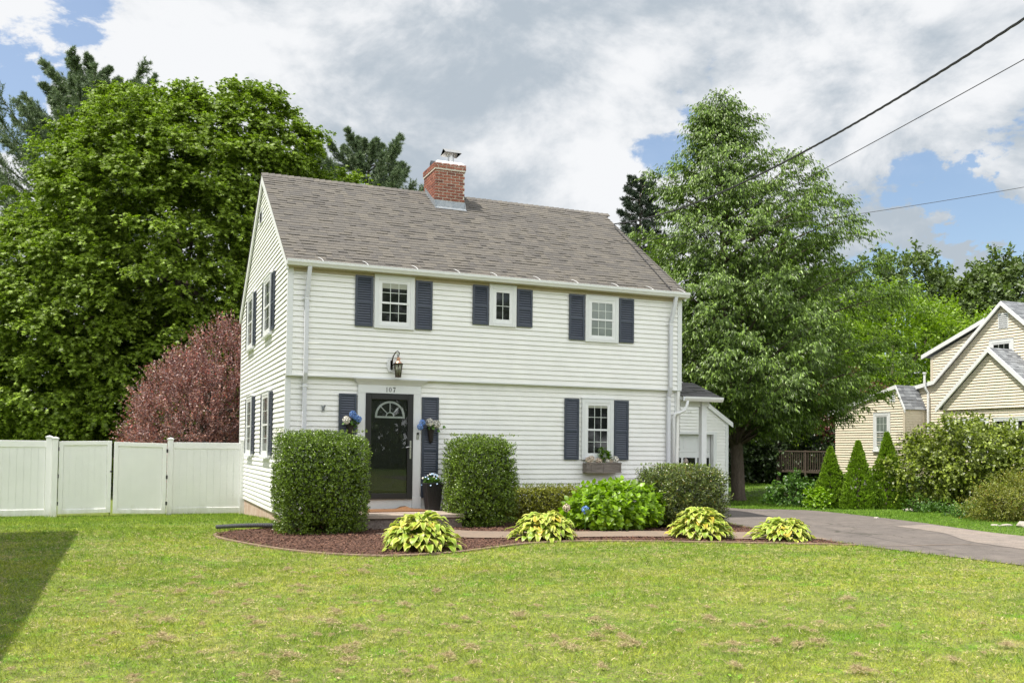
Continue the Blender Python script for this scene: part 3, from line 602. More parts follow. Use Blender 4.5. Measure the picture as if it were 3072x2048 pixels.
# gutter: profile in y,z
gp = [(-.125, 4.44), (-.20, 4.445), (-.215, 4.475), (-.235, 4.50), (-.24, 4.55), (-.232, 4.552), (-.228, 4.51), (-.20, 4.455), (-.135, 4.452), (-.135, 4.55), (-.125, 4.55)]
g = MB(); g.prism(gp, 'x', -.06, W + .10)
for x in (-.06, W + .095): g.prism([(-.13, 4.44), (-.21, 4.445), (-.24, 4.55), (-.13, 4.55)], 'x', x, x + .006)
go = g.build('gutter', M['white'], house)
for i in range(10):
    x = .62 + i * .9 + random.uniform(-.1, .1)
    if x < W: MB().tube([(x, -.23, 4.553), (x - .01, -.15, 4.60), (x - .05, -.06, 4.645), (x - .07, -.02, 4.655)], .005, 5).build('hanger_strap', M['white'], go)
# downspouts
def downspout(x, xt, z1=-.28, kink=True):
    d = MB(); hw, hd = .04, .033
    def seg(p0, p1):
        d.add([(p0[0] - hw, p0[1] - hd, p0[2]), (p0[0] + hw, p0[1] - hd, p0[2]), (p0[0] + hw, p0[1] + hd, p0[2]), (p0[0] - hw, p0[1] + hd, p0[2]),
               (p1[0] - hw, p1[1] - hd, p1[2]), (p1[0] + hw, p1[1] - hd, p1[2]), (p1[0] + hw, p1[1] + hd, p1[2]), (p1[0] - hw, p1[1] + hd, p1[2])],
              [(0, 1, 5, 4), (1, 2, 6, 5), (2, 3, 7, 6), (3, 0, 4, 7), (0, 3, 2, 1), (4, 5, 6, 7)])
    seg((xt, -.165, 4.445), (x, -.062, 3.86)); seg((x, -.06, 3.86), (x, -.06, 2.42)); seg((x, -.06, 2.42), (x, .018, 2.22)); seg((x, .018, 2.22), (x, .018, z1))
    o = d.build('downspout', M['downspout'], house, bevel=.004)
    for zz, yy in ((3.84, -.095), (2.17, -.018), (.6, -.018)):
        s = MB(); s.box((x - .085, yy + .055, zz - .012), (x - .04, yy + .06, zz + .012)); s.box((x + .04, yy + .055, zz - .012), (x + .085, yy + .06, zz + .012)); s.box((x - .045, yy - .002, zz - .01), (x + .045, yy + .06, zz + .01)); s.build('strap', M['white'], o)
downspout(.34, .37); downspout(8.42, 8.49)
# roof deck, courses of shingle tabs
PIT = math.atan2(7.29 - 4.57, 4.04)
def shingles(name, x0, x1, p_e, p_r, expo, m_, parent, tabw=(.11, .27), lift=.013, axis_='x', x_of=None):
    """p_e, p_r: (y,z) of eave and ridge; tabs laid in courses"""
    e = np.array(p_e); r = np.array(p_r); L = np.linalg.norm(r - e); d = (r - e) / L; nrm = np.array([-d[1], d[0]]);
    if nrm[1] < 0: nrm = -nrm
    mb = MB(); k = 0; s = 0.0
    conv = (lambda x, q: (x, q[0], q[1])) if axis_ == 'x' else (lambda x, q: (q[0], x, q[1]))
    while s < L - .01:
        t = min(s + expo, L); xa, xb = (x0, x1) if x_of is None else x_of(s / L)
        x = xa
        while x < xb - 1e-4:
            w = random.uniform(*tabw); xe = min(x + w, xb)
            if xb - xe < .05: xe = xb
            l = lift * random.choice((.75, .85, 1.0, 1.6)); o_ = random.uniform(-.004, .004)
            a = e + d * (s - .004 + o_) + nrm * l; b = e + d * t + nrm * .003; c_ = e + d * (s - .004 + o_) - nrm * .006
            g_ = .0015
            mb.add([conv(x + g_, a), conv(xe - g_, a), conv(xe - g_, b), conv(x + g_, b), conv(x + g_, c_), conv(xe - g_, c_), conv(xe - g_, b - nrm * .02), conv(x + g_, b - nrm * .02)],
                   [(0, 1, 2, 3), (4, 5, 1, 0), (5, 6, 2, 1), (7, 4, 0, 3)])
            x = xe
        s = t; k += 1
    return mb.build(name, m_, parent)
roof = MB(); roof.prism([(-.13, 4.545), (3.92, 7.272), (DEP + .1, 4.50), (DEP + .1, 4.46), (3.92, 7.20), (-.13, 4.49)], 'x', -.06, W + .06)
roofo = roof.build('roof', M['shingle_dark'], house)
shingles('shingle_course', -.075, W + .075, (-.16, 4.545), (3.92, 7.292), .139, M['shingle'], roofo)
shingles('shingle_course', -.075, W + .075, (DEP + .13, 4.50), (3.92, 7.292), .139, M['shingle'], roofo)
rc = MB(); x = -.075
while x < W + .07:
    w = .16; o_ = random.uniform(0, .004)
    rc.add([(x, 3.78, 7.205 + o_), (x, 3.92, 7.30 + o_), (x, 4.06, 7.205 + o_), (x + w, 3.78, 7.217 + o_), (x + w, 3.92, 7.318 + o_), (x + w, 4.06, 7.217 + o_)], [(0, 1, 4, 3), (1, 2, 5, 4), (3, 4, 5)]); x += .145
rc.build('ridge_cap', M['shingle'], roofo)
# rake boards
for xs in ((-.062, -.022), (W + .022, W + .062)):
    for (ye, ze) in ((-.12, 4.50), (DEP + .09, 4.46)):
        d = 1 if ye < 1 else -1
        MB().prism([(ye, ze + .03), (3.92, 7.245), (3.92, 7.06), (ye, ze - .15 + (.02 if d > 0 else 0))], 'x', xs[0], xs[1]).build('rake_board', M['white'], house)
# chimney
ch = MB(); cx0, cx1, cy0, cy1 = 3.86, 4.60, 3.12, 4.05
ch.box((cx0 + .006, cy0 + .006, 6.5), (cx1 - .006, cy1 - .006, 7.66)); ch.box((cx0 - .018, cy0 - .018, 7.66), (cx1 + .018, cy1 + .018, 7.80))
cho = ch.build('chimney', M['mortar'], house)
bk = MB(); zc = 6.80; row = 0; BH = .051; BL = .186; JT = .0185
while zc < 7.79:
    gr = .024 if zc > 7.65 else 0; off = (row % 2) * (BL + JT) / 2
    X0, X1, Y0, Y1 = cx0 - gr, cx1 + gr, cy0 - gr, cy1 + gr
    for face in range(4):
        lo, hi = (X0, X1) if face % 2 == 0 else (Y0, Y1); u = lo - off
        while u < hi - .02:
            a = max(u, lo) ; b = min(u + BL, hi)
            if b - a > .03:
                jz = random.uniform(-.0015, .0015); p = .003 + random.uniform(0, .003)
                zz0, zz1 = zc + jz, zc + BH + jz
                if face == 0: bk.box((a, Y0 - p, zz0), (b, Y0 + .04, zz1))
                elif face == 2: bk.box((a, Y1 - .04, zz0), (b, Y1 + p, zz1))
                elif face == 3: bk.box((X0 - p, a + (.0 if a > lo else .045), zz0), (X0 + .04, b - (.0 if b < hi else .045), zz1))
                else: bk.box((X1 - .04, a + (.0 if a > lo else .045), zz0), (X1 + p, b - (.0 if b < hi else .045), zz1))
            u += BL + JT
    zc += BH + JT; row += 1
bk.build('brick', M['brick'], cho)
MB().add([(cx0 - .03, cy0 - .03, 7.80), (cx1 + .03, cy0 - .03, 7.80), (cx1 + .03, cy1 + .03, 7.80), (cx0 - .03, cy1 + .03, 7.80), (cx0 + .06, cy0 + .06, 7.90), (cx1 - .06, cy0 + .06, 7.90), (cx1 - .06, cy1 - .06, 7.90), (cx0 + .06, cy1 - .06, 7.90)],
         [(0, 3, 2, 1), (4, 5, 6, 7), (0, 1, 5, 4), (1, 2, 6, 5), (2, 3, 7, 6), (3, 0, 4, 7)]).build('crown', M['cement'], cho)
flz = lambda y: 4.57 + (y + .12) * .673
MB().add([(cx0 - .012, cy0 - .012, flz(cy0) + .17), (cx1 + .012, cy0 - .012, flz(cy0) + .17), (cx1 + .012, cy0 - .012, flz(cy0) + .02), (cx0 - .012, cy0 - .012, flz(cy0) + .02), (cx1 + .03, cy0 - .12, flz(cy0 - .12) + .028), (cx0 - .03, cy0 - .12, flz(cy0 - .12) + .028)],
         [(0, 1, 2, 3), (3, 2, 4, 5)]).build('flashing', M['lead'], cho)
for X_, s in ((cx0 - .012, -1), (cx1 + .012, 1)):
    MB().prism([(cy0 - .012, flz(cy0) + .17), (cy0 + .25, flz(cy0 + .25) + .14), (3.92, 7.42), (3.92, 7.28), (cy0 - .1, flz(cy0 - .1) + .02)], 'x', X_, X_ + s * .004).build('flashing', M['lead'], cho)
fl_ = MB(); fl_.box((4.22, 3.36, 7.84), (4.50, 3.60, 7.92)); fl_.build('flue_tile', M['rust'], cho)
fl_ = MB(); fl_.lathe([(.075, 7.92), (.075, 8.14), (.07, 8.14), (.07, 7.92)], (4.36, 3.48, 0), 16)
for a in (-.07, .07): fl_.tube([(4.36 + a, 3.42, 8.12), (4.36 + a * 1.6, 3.40, 8.23)], .008, 5); fl_.tube([(4.36 + a, 3.54, 8.12), (4.36 + a * 1.6, 3.56, 8.23)], .008, 5)
fl_.build('flue_pipe', M['steel'], cho, smooth=False)
cp = MB(); cp.add([(4.16, 3.28, 8.17), (4.57, 3.28, 8.17), (4.57, 3.68, 8.17), (4.16, 3.68, 8.17), (4.16, 3.48, 8.30), (4.57, 3.48, 8.30)], [(0, 1, 5, 4), (2, 3, 4, 5), (1, 2, 5), (3, 0, 4)])
cp.add([(4.16, 3.28, 8.164), (4.57, 3.28, 8.164), (4.57, 3.68, 8.164), (4.16, 3.68, 8.164), (4.16, 3.48, 8.29), (4.57, 3.48, 8.29)], [(0, 1, 5, 4), (2, 3, 4, 5), (1, 2, 5), (3, 0, 4)]).build('chimney_cap', M['steel'], cho)
MB().prism([(3.75, 7.88), (3.98, 7.88), (3.98, 8.04), (3.90, 8.10)], 'x', 3.98, 4.5).build('flue_damper', M['soot'], cho)
# gable vent
v = MB(sx_); v.box((3.98, .0, 6.18), (4.03, .03, 6.5)); v.box((4.42, .0, 6.18), (4.47, .03, 6.5)); v.box((4.03, 0, 6.18), (4.42, .03, 6.21)); v.box((4.03, 0, 6.47), (4.42, .03, 6.50))
vo = v.build('gable_vent', M['trim'], house)
v = MB(sx_); v.box((4.03, .003, 6.21), (4.42, .017, 6.47)); v.build('vent_backing', M['black'], vo)
v = MB(sx_)
for i in range(7): z = 6.225 + i * .035; v.add([(4.03, .03, z), (4.42, .03, z), (4.42, .019, z + .022), (4.03, .019, z + .022)], [(0, 1, 2, 3)])
v.build('vent_slat', M['trim'], vo)

# windows
def window(parent, xf, u0, u1, z0, z1, kind='dh', cols=3, casing=.088, blind=0.0, pane='pane', proud=.050, mirror=False, sill=False):
    """kind dh: two sashes, lower one set further in; 'case': one sash"""
    c = casing; d1 = proud
    b = MB(xf); b.box((u0, 0, z0), (u0 + c, d1, z1)); b.box((u1 - c, 0, z0), (u1, d1, z1)); b.box((u0 + c, 0, z1 - c), (u1 - c, d1, z1)); b.box((u0 + c, 0, z0), (u1 - c, d1, z0 + c * .9))
    b.box((u0 - .008, 0, z1), (u1 + .008, d1 + .012, z1 + .018))
    if sill: b.box((u0 - .02, 0, z0 - .04), (u1 + .02, d1 + .035, z0 + .002))
    w = b.build('window', M['trim'], parent, bevel=.003)
    a0, a1, b0, b1 = u0 + c, u1 - c, z0 + c * .9, z1 - c
    f = MB(xf); t = .028
    f.box((a0, 0, b0), (a0 + t, d1 - .008, b1)); f.box((a1 - t, 0, b0), (a1, d1 - .008, b1)); f.box((a0 + t, 0, b1 - t), (a1 - t, d1 - .008, b1)); f.box((a0 + t, 0, b0), (a1 - t, d1 - .008, b0 + t)); f.build('window_frame', M['white'], w)
    a0 += t; a1 -= t; b0 += t; b1 -= t
    mid = (b0 + b1) / 2 - .01
    sashes = [(mid - .015, b1, d1 - .012), (b0, mid + .02, d1 - .018)] if kind == 'dh' else [(b0, b1, d1 - .012)]
    for i, (s0, s1, dd) in enumerate(sashes):
        q = .038 if kind == 'dh' else .042; g_ = MB(xf)
        g_.box((a0, 0, s0), (a0 + q, dd, s1)); g_.box((a1 - q, 0, s0), (a1, dd, s1)); g_.box((a0 + q, 0, s1 - q * .8), (a1 - q, dd, s1)); g_.box((a0 + q, 0, s0), (a1 - q, dd, s0 + q)); g_.build('sash', M['white'], w)
        p0, p1, r0, r1 = a0 + q, a1 - q, s0 + q, s1 - q * .8; pd = dd - .010
        MB(xf).box((p0, 0, r0), (p1, pd, r1)).build('pane', M[pane], w)
        if i == 0 and blind > 0: MB(xf).box((p0 + .002, pd, r1 - blind), (p1 - .002, pd + .0015, r1 - .001)).build('blind', M['blind'], w)
        mm = MB(xf); n = cols; tw = .0055
        for k in range(1, n): x = p0 + (p1 - p0) * k / n; mm.box((x - tw, pd, r0), (x + tw, pd + .005, r1))
        z = (r0 + r1) / 2; mm.box((p0, pd, z - tw), (p1, pd + .0045, z + tw)); mm.build('muntin', M['muntin'], w)
    return w
def shutter(parent, xf, u0, u1, z0, z1, nl=None, d0=.014):
    f = .045; d1 = d0 + .028; b = MB(xf); nl_h = max(5, int((z1 - z0) * .5 / .052)); zm = z0 + (z1 - z0) * .47
    b.box((u0, d0, z0), (u0 + f, d1, z1)); b.box((u1 - f, d0, z0), (u1, d1, z1)); b.box((u0 + f, d0, z1 - f), (u1 - f, d1, z1)); b.box((u0 + f, d0, z0), (u1 - f, d1, z0 + f * 1.2)); b.box((u0 + f, d0, zm - f * .5), (u1 - f, d1, zm + f * .5))
    b.box((u0 + f, d0, z0 + f), (u1 - f, d0 + .006, z1 - f))
    for lo, hi in ((z0 + f * 1.2, zm - f * .5), (zm + f * .5, z1 - f)):
        n = max(4, round((hi - lo) / .048)); s = (hi - lo) / n
        for i in range(n):
            z = lo + i * s; b.add([(u0 + f, d1 - .002, z + .003), (u1 - f, d1 - .002, z + .003), (u1 - f, d0 + .007, z + s * .95), (u0 + f, d0 + .007, z + s * .95), (u0 + f, d1 - .008, z), (u1 - f, d1 - .008, z)], [(0, 1, 2, 3), (4, 5, 1, 0)])
    return b.build('shutter', M['navy'], parent)
window(house, fx, 1.66, 2.475, 3.36, 4.405, blind=.10)
shutter(house, fx, 1.28, 1.635, 3.38, 4.375); shutter(house, fx, 2.50, 2.85, 3.385, 4.365)
window(house, fx, 4.075, 4.68, 3.55, 4.40, kind='case', cols=2, casing=.085)
shutter(house, fx, 3.715, 4.06, 3.56, 4.375); shutter(house, fx, 4.70, 5.05, 3.57, 4.36)
window(house, fx, 6.295, 7.105, 3.345, 4.345, pane='pane_blind')
shutter(house, fx, 5.91, 6.275, 3.365, 4.345); shutter(house, fx, 7.125, 7.49, 3.37, 4.34)
window(house, fl, 6.27, 7.045, .80, 2.12, blind=.05)
shutter(house, fl, 5.86, 6.205, .80, 2.11); shutter(house, fl, 7.065, 7.42, .80, 2.105)
shutter(house, fl, 1.01, 1.36, .02, 2.06); shutter(house, fl, 2.69, 3.04, .02, 2.04)
# gable side windows (u runs along y)
for (a, b, c_, d_, e, f2, z0, z1) in ((1.72, 2.10, 2.12, 3.18, 3.20, 3.58, 3.45, 4.66), (4.86, 5.20, 5.22, 6.34, 6.36, 6.72, 3.44, 4.72), (1.72, 2.08, 2.10, 3.12, 3.14, 3.50, .83, 2.16), (4.72, 5.10, 5.12, 6.12, 6.14, 6.50, .83, 2.2)):
    window(house, sx_, c_, d_, z0 - .04, z1 + .02, casing=.07, proud=.065, sill=True)
    shutter(house, sx_, a, b, z0, z1, d0=.016); shutter(house, sx_, e, f2, z0, z1, d0=.016)
# door surround
sr = MB(fl)
sr.box((1.38, .0, .04), (1.535, .045, 2.085)); sr.box((2.505, .0, .04), (2.665, .045, 2.085)); sr.box((1.365, 0, -.205), (1.54, .065, .04)); sr.box((2.50, 0, -.205), (2.685, .065, .04))
sr.box((1.54, 0, -.205), (2.50, .03, 0.0))
sr.box((1.38, 0, 2.085), (2.665, .05, 2.245))
def trap(u0, u1, v0, v1, z0, z1, d0, d1): sr.add([(u0, 0, z0), (u1, 0, z0), (u1, d0, z0), (u0, d0, z0), (v0, 0, z1), (v1, 0, z1), (v1, d1, z1), (v0, d1, z1)], [(0, 1, 2, 3), (4, 7, 6, 5), (3, 2, 6, 7), (0, 3, 7, 4), (1, 5, 6, 2)])
trap(1.375, 2.67, 1.34, 2.71, 2.245, 2.30, .052, .09); trap(1.34, 2.71, 1.29, 2.80, 2.30, 2.362, .095, .15)
sr.build('door_surround', M['trim'], house, bevel=.002)
fd = MB(fl); fd.box((1.60, .0, .02), (2.43, .018, 2.03))
for u0, u1 in ((1.74, 1.98), (2.08, 2.32)):
    for z0, z1 in ((.22, .62), (.72, .82), (1.02, 1.52)):
        fd.box((u0, .018, z0), (u1, .021, z1)); fd.box((u0 + .03, .021, z0 + .03), (u1 - .03, .026, z1 - .03))
fdo = fd.build('front_door', M['door'], house)
fan = MB(fl); cxf, czf, R1, R2, R3 = 2.03, 1.635, .30, .262, .085; n = 24
for i in range(n):
    a, b = PI * i / n, PI * (i + 1) / n
    for (ro, ri) in ((R1, R2), (R3, R3 - .018)):
        q = [(cxf + ro * math.cos(a), czf + ro * math.sin(a)), (cxf + ro * math.cos(b), czf + ro * math.sin(b)), (cxf + ri * math.cos(b), czf + ri * math.sin(b)), (cxf + ri * math.cos(a), czf + ri * math.sin(a))]
        fan.add([(p[0], .034, p[1]) for p in q] + [(p[0], .018, p[1]) for p in q], [(0, 1, 2, 3), (0, 4, 5, 1), (2, 6, 7, 3)])
for k in (1, 2, 3):
    a = PI * k / 4; c_, s_ = math.cos(a), math.sin(a); w = .009
    fan.add([(cxf + R3 * c_ - w * s_, .03, czf + R3 * s_ + w * c_), (cxf + R3 * c_ + w * s_, .03, czf + R3 * s_ - w * c_), (cxf + R2 * c_ + w * s_, .03, czf + R2 * s_ - w * c_), (cxf + R2 * c_ - w * s_, .03, czf + R2 * s_ + w * c_)], [(0, 1, 2, 3)])
fan.box((cxf - R1, .018, czf - .035), (cxf + R1, .034, czf)); fan.build('fanlight', M['white'], fdo)
sd = MB(fl); sd.box((1.54, .0, .0), (1.645, .072, 2.08)); sd.box((2.385, .0, .0), (2.50, .072, 2.08)); sd.box((1.645, 0, 1.965), (2.385, .072, 2.08)); sd.box((1.645, 0, 0), (2.385, .072, .115))
sdo = sd.build('storm_door', M['black'], house, bevel=.004)
gl = bpy.data.materials.new('storm_glass'); gl.use_nodes = True; t = gl.node_tree; t.nodes.clear()
o_ = t.nodes.new('ShaderNodeOutputMaterial'); ms = t.nodes.new('ShaderNodeMixShader'); tr = t.nodes.new('ShaderNodeBsdfTransparent'); gs = t.nodes.new('ShaderNodeBsdfGlossy'); fr = t.nodes.new('ShaderNodeFresnel')
tr.inputs[0].default_value = (.9, .92, .91, 1); gs.inputs['Roughness'].default_value = .01; fr.inputs[0].default_value = 1.55
mt = t.nodes.new('ShaderNodeMath'); mt.operation = 'MULTIPLY'; mt.inputs[1].default_value = .75; mt.use_clamp = True; t.links.new(fr.outputs[0], mt.inputs[0])
t.links.new(mt.outputs[0], ms.inputs[0]); t.links.new(tr.outputs[0], ms.inputs[1]); t.links.new(gs.outputs[0], ms.inputs[2]); t.links.new(ms.outputs[0], o_.inputs[0]); M['storm_glass'] = gl
MB(fl).box((1.645, .052, .115), (2.385, .056, 1.965)).build('storm_glass', gl, sdo)
hd = MB(fl); hd.box((2.43, .072, .80), (2.462, .082, 1.16)); hd.tube([(2.446, .10, 1.03), (2.40, .115, 1.035), (2.345, .115, 1.02)], .010, 8); hd.tube([(2.446, .072, 1.03), (2.446, .115, 1.03)], .012, 8); hd.build('handle', M['steel'], sdo, smooth=False)
# 107
nm = MB(fl); nd = .056; zb_ = 2.115; hh = .092
def dig(vs, fs): nm.add([(u, nd, z) for u, z in vs] + [(u, .045, z) for u, z in vs], fs + [])
x = 1.935
dig([(x + .006, zb_), (x + .030, zb_), (x + .026, zb_ + .01), (x + .026, zb_ + hh), (x + .019, zb_ + hh), (x + .006, zb_ + hh - .02), (x + .013, zb_ + hh - .018), (x + .013, zb_ + .01)], [(0, 1, 2, 7), (2, 3, 4, 6, 7), (4, 5, 6)])
x = 2.022; n = 20; oo = []; ii = []
for i in range(n): a = 2 * PI * i / n; oo.append((x + .028 * math.cos(a), zb_ + hh / 2 + hh / 2 * math.sin(a))); ii.append((x + .015 * math.cos(a), zb_ + hh / 2 + hh * .42 * math.sin(a)))
dig(oo + ii, [(i, (i + 1) % n, (i + 1) % n + n, i + n) for i in range(n)])
x = 2.075
dig([(x, zb_ + hh - .022), (x + .002, zb_ + hh + .001), (x + .056, zb_ + hh), (x + .050, zb_ + hh - .014), (x + .008, zb_ + hh - .012), (x + .034, zb_), (x + .014, zb_), (x + .044, zb_ + hh - .012)], [(0, 4, 1), (1, 4, 3, 2), (7, 3, 5, 6)])
nm.build('house_number', M['black'], house)
# doorbell, bracket
db = MB(fl); db.box((2.575, .045, 1.19), (2.625, .066, 1.33)); dbo = db.build('doorbell', M['steel'], house, bevel=.004)
MB(fl).box((2.581, .066, 1.275), (2.619, .0675, 1.322)).build('camera_window', M['black'], dbo)
fb = MB(fl); fb.box((.685, .012, 1.70), (.735, .025, 1.80)); fb.tube([(.71, .02, 1.73), (.72, .06, 1.77), (.735, .09, 1.82)], .014, 8); fb.tube([(.69, .03, 1.79), (.66, .06, 1.81)], .008, 6); fb.build('flag_bracket', M['lead'], house)
# lantern
ln = MB(); LX, LY = 2.125, -.17
bp = [(1.985 + .075 * math.cos(2 * PI * (k + .5) / 8), 2.64 + .145 * math.sin(2 * PI * (k + .5) / 8)) for k in range(8)]
lo_ = MB(fx).prism([(a + .02, b) for a, b in bp], 'y', .012, .035).build('wall_lantern', M['white'], house)
ln.tube([(2.03, -.03, 2.70), (2.05, -.06, 2.82), (2.09, -.11, 2.90), (LX - .01, -.15, 2.915), (LX + .015, -.175, 2.88), (LX + .01, -.172, 2.83), (LX, LY, 2.79)], [.013, .012, .011, .010, .010, .009, .009], 8)
ln.tube([(LX + .005, -.165, 2.83), (LX - .02, -.15, 2.85), (LX - .012, -.14, 2.80)], .007, 6); ln.box((2.0, -.035, 2.55), (2.05, -.02, 2.74)); ln.tube([(2.03, -.03, 2.62), (2.06, -.09, 2.66), (2.10, -.13, 2.65)], .012, 6)
ln.build('bracket', M['lantern'], lo_)
ln = MB(); ln.lathe([(.006, .10), (.02, .095), (.045, .065), (.05, .06), (.032, .055), (.035, .02), (.07, -.02), (.074, -.025), (.05, -.028)], (LX, LY, 2.70), 24); ln.build('lantern_top', M['copper'], lo_, smooth=True)
ln = MB(); ln.lathe([(.098, 0), (.100, .012), (.08, .02), (.06, .022)], (LX, LY, 2.655), 24); ln.lathe([(.02, -.012), (.062, -.008), (.064, .018), (.058, .022)], (LX, LY, 2.405), 20)
for k in range(6):
    a = 2 * PI * k / 6 + .3; b = a + PI / 3
    P0 = (LX + .09 * math.cos(a), LY + .09 * math.sin(a), 2.655); P1 = (LX + .058 * math.cos(a), LY + .058 * math.sin(a), 2.42); Q0 = (LX + .09 * math.cos(b), LY + .09 * math.sin(b), 2.655); Q1 = (LX + .058 * math.cos(b), LY + .058 * math.sin(b), 2.42)
    ln.tube([P0, P1], .006, 5); ln.tube([P0, Q1], .0035, 4); ln.tube([Q0, P1], .0035, 4)
ln.build('cage', M['lantern'], lo_); MB().lathe([(.05, 2.425), (.082, 2.65)], (LX, LY, 0), 16).build('lantern_glass', M['lglass'], lo_, smooth=True)

# side porch
pr = MB(); pr.prism([(-.02, 2.235), (1.1, 2.62), (2.2, 2.235), (2.2, 2.17), (-.02, 2.17)], 'x', W, 9.72); pro = pr.build('porch_roof', M['trim'], house)
shingles('shingle_course', W + .005, 9.78, (-.08, 2.235), (1.1, 2.645), .125, M['shingle_dark'], pro, tabw=(.28, .34)); shingles('shingle_course', W + .005, 9.78, (2.26, 2.235), (1.1, 2.645), .125, M['shingle_dark'], pro, tabw=(.28, .34))
g = MB(); g.prism([(-.08, 2.13), (-.14, 2.135), (-.175, 2.19), (-.18, 2.235), (-.172, 2.235), (-.16, 2.19), (-.13, 2.145), (-.09, 2.145), (-.09, 2.235), (-.08, 2.235)], 'x', W + .02, 9.76); g.build('porch_gutter', M['white'], pro)
g = MB(); g.tube([(8.83, -.12, 2.14), (8.82, -.11, 2.03), (8.78, -.09, 1.93), (8.68, -.06, 1.87), (8.59, -.02, 1.85), (8.555, .0, 1.78), (8.555, .02, 1.66), (8.555, .025, -.25)], .036, 10); g.build('porch_downspout', M['white'], house, smooth=True)
for (x, y) in ((9.40, .13), (9.40, 2.05), (8.86, 2.05)):
    p = MB(); p.box((x - .065, y - .065, -.2), (x + .065, y + .065, 2.12)); p.box((x - .085, y - .085, 2.06), (x + .085, y + .085, 2.165)); p.build('porch_post', M['trim'], house, bevel=.003)
MB().box((W + .03, .10, 2.03), (9.56, .17, 2.17)).build('porch_beam', M['trim'], house)
MB().box((W + .02, -.1, -.9), (9.75, 2.3, -.22)).build('porch_floor', M['stone'], house)

rl = thing('porch_railing', 'low grey railing with an acorn topped newel beside the white side porch', 'railing', (8.78, -.14, -.2))
p = MB(); p.box((8.735, -.185, -.5), (8.825, -.095, .66)); p.box((8.72, -.20, .66), (8.84, -.08, .69)); no = p.build('newel_post', M['wood_grey'], rl)
MB().lathe([(.03, .0), (.05, .02), (.03, .035), (.055, .06), (.06, .09), (.04, .14), (.012, .175), (.002, .19)], (8.78, -.14, .685), 14).build('finial', M['wood_grey'], no, smooth=True)
MB().tube([(8.82, -.13, .62), (9.36, .05, .60)], .028, 8).build('top_rail', M['white'], rl, smooth=True); MB().box((8.83, -.12, .0), (9.35, -.09, .04)).build('bottom_rail', M['white'], rl)
for i in range(6): x = 8.88 + i * .085; y = -.115 + i * .028; MB().box((x - .016, y - .016, .02), (x + .016, y + .016, .60)).build('baluster', M['white'], rl)

# stoop, mats
st = thing('front_step', 'low concrete step with dark rough front below the black storm door', 'step', (2.1, -.6, -.5))
MB().box((1.0, -1.28, -.285), (3.16, .075, -.215)).build('slab', M['stone'], st, bevel=.008)
MB().box((1.04, -1.23, -.6), (3.12, .05, -.286)).build('riser', M['stone_dark'], st)
def rug(name, label, x0, x1, y0, y1, z, th, m_, wave=0.0):
    n = 14; mb = MB(); vs = []; 
    for j in range(7):
        for i in range(n):
            x = x0 + (x1 - x0) * i / (n - 1); y = y0 + (y1 - y0) * j / 6; w = wave * math.exp(-((x - x1 + .32) / .11) ** 2) * (j / 6); vs.append((x, y, z + th + w))
    fs = [(j * n + i, j * n + i + 1, (j + 1) * n + i + 1, (j + 1) * n + i) for j in range(6) for i in range(n - 1)]
    k = len(vs); vs2 = vs + [(a, b, c_ - th) for a, b, c_ in vs]; b_ = [(i, i + 1, i + 1 + k, i + k) for i in range(n - 1)] + [((n - 1) + j * n, (n - 1) + (j + 1) * n, (n - 1) + (j + 1) * n + k, (n - 1) + j * n + k) for j in range(6)] + [(j * n, j * n + k, (j + 1) * n + k, (j + 1) * n) for j in range(6)]
    mb.add(vs2, fs + b_); o = mb.build(name, m_); tag(o, label, 'mat')
rug('rug', 'pale flat rug under the brown doormat on the front step', 1.42, 2.80, -.92, -.10, -.214, .012, M['mat_pale'])
rug('doormat', 'brown coir doormat with a curled corner lying on the pale rug', 1.40, 2.62, -.80, -.08, -.2, .018, M['mat_brown'], wave=.06)

# ================================================================== FENCE
FY = 6.9
def post(parent, x, z0, z1, w=.065, y=FY):
    p = MB().box((x - w, y - w, z0 - .2), (x + w, y + w, z1)).build('post', M['fence'], parent, bevel=.004)
    c = MB(); a = w + .018; c.box((x - a, y - a, z1), (x + a, y + a, z1 + .03)); c.add([(x - a, y - a, z1 + .03), (x + a, y - a, z1 + .03), (x + a, y + a, z1 + .03), (x - a, y + a, z1 + .03), (x, y, z1 + .06)], [(0, 1, 4), (1, 2, 4), (2, 3, 4), (3, 0, 4)])
    c.build('post_cap', M['white'], p); return p
fn = thing('fence', 'white vinyl privacy fence with a double gate joining the white house', 'fence', (-3, FY, -.74))
def panel(x0, x1, y=FY):
    n = max(1, round((x1 - x0) / .155)); s = (x1 - x0) / n; b = MB()
    for i in range(n): b.box((x0 + i * s + .006, y - .012, -.55), (x0 + (i + 1) * s - .006, y + .010, .93)); b.box((x0 + i * s - .01, y - .004, -.55), (x0 + i * s + .01, y + .004, .93))
    b.build('board_panel', M['fence'], fn)
    for nme, z0, z1 in (('top_rail', .93, 1.09), ('bottom_rail', -.70, -.55)): MB().box((x0, y - .027, z0), (x1, y + .027, z1)).build(nme, M['fence'], fn, bevel=.004)
for x, z1 in ((-4.515, 1.16), (-4.375, 1.13), (-1.79, 1.15), (-.03, 1.14)): post(fn, x, -.8, z1, w=.066 if x != -4.375 else .062, y=FY if x != -4.375 else FY - .12)
for x in (-6.95, -9.4, -11.85): post(fn, x, -.8, 1.15)
panel(-1.72, -.10); panel(-6.88, -4.585); panel(-9.33, -7.02); panel(-11.78, -9.47)
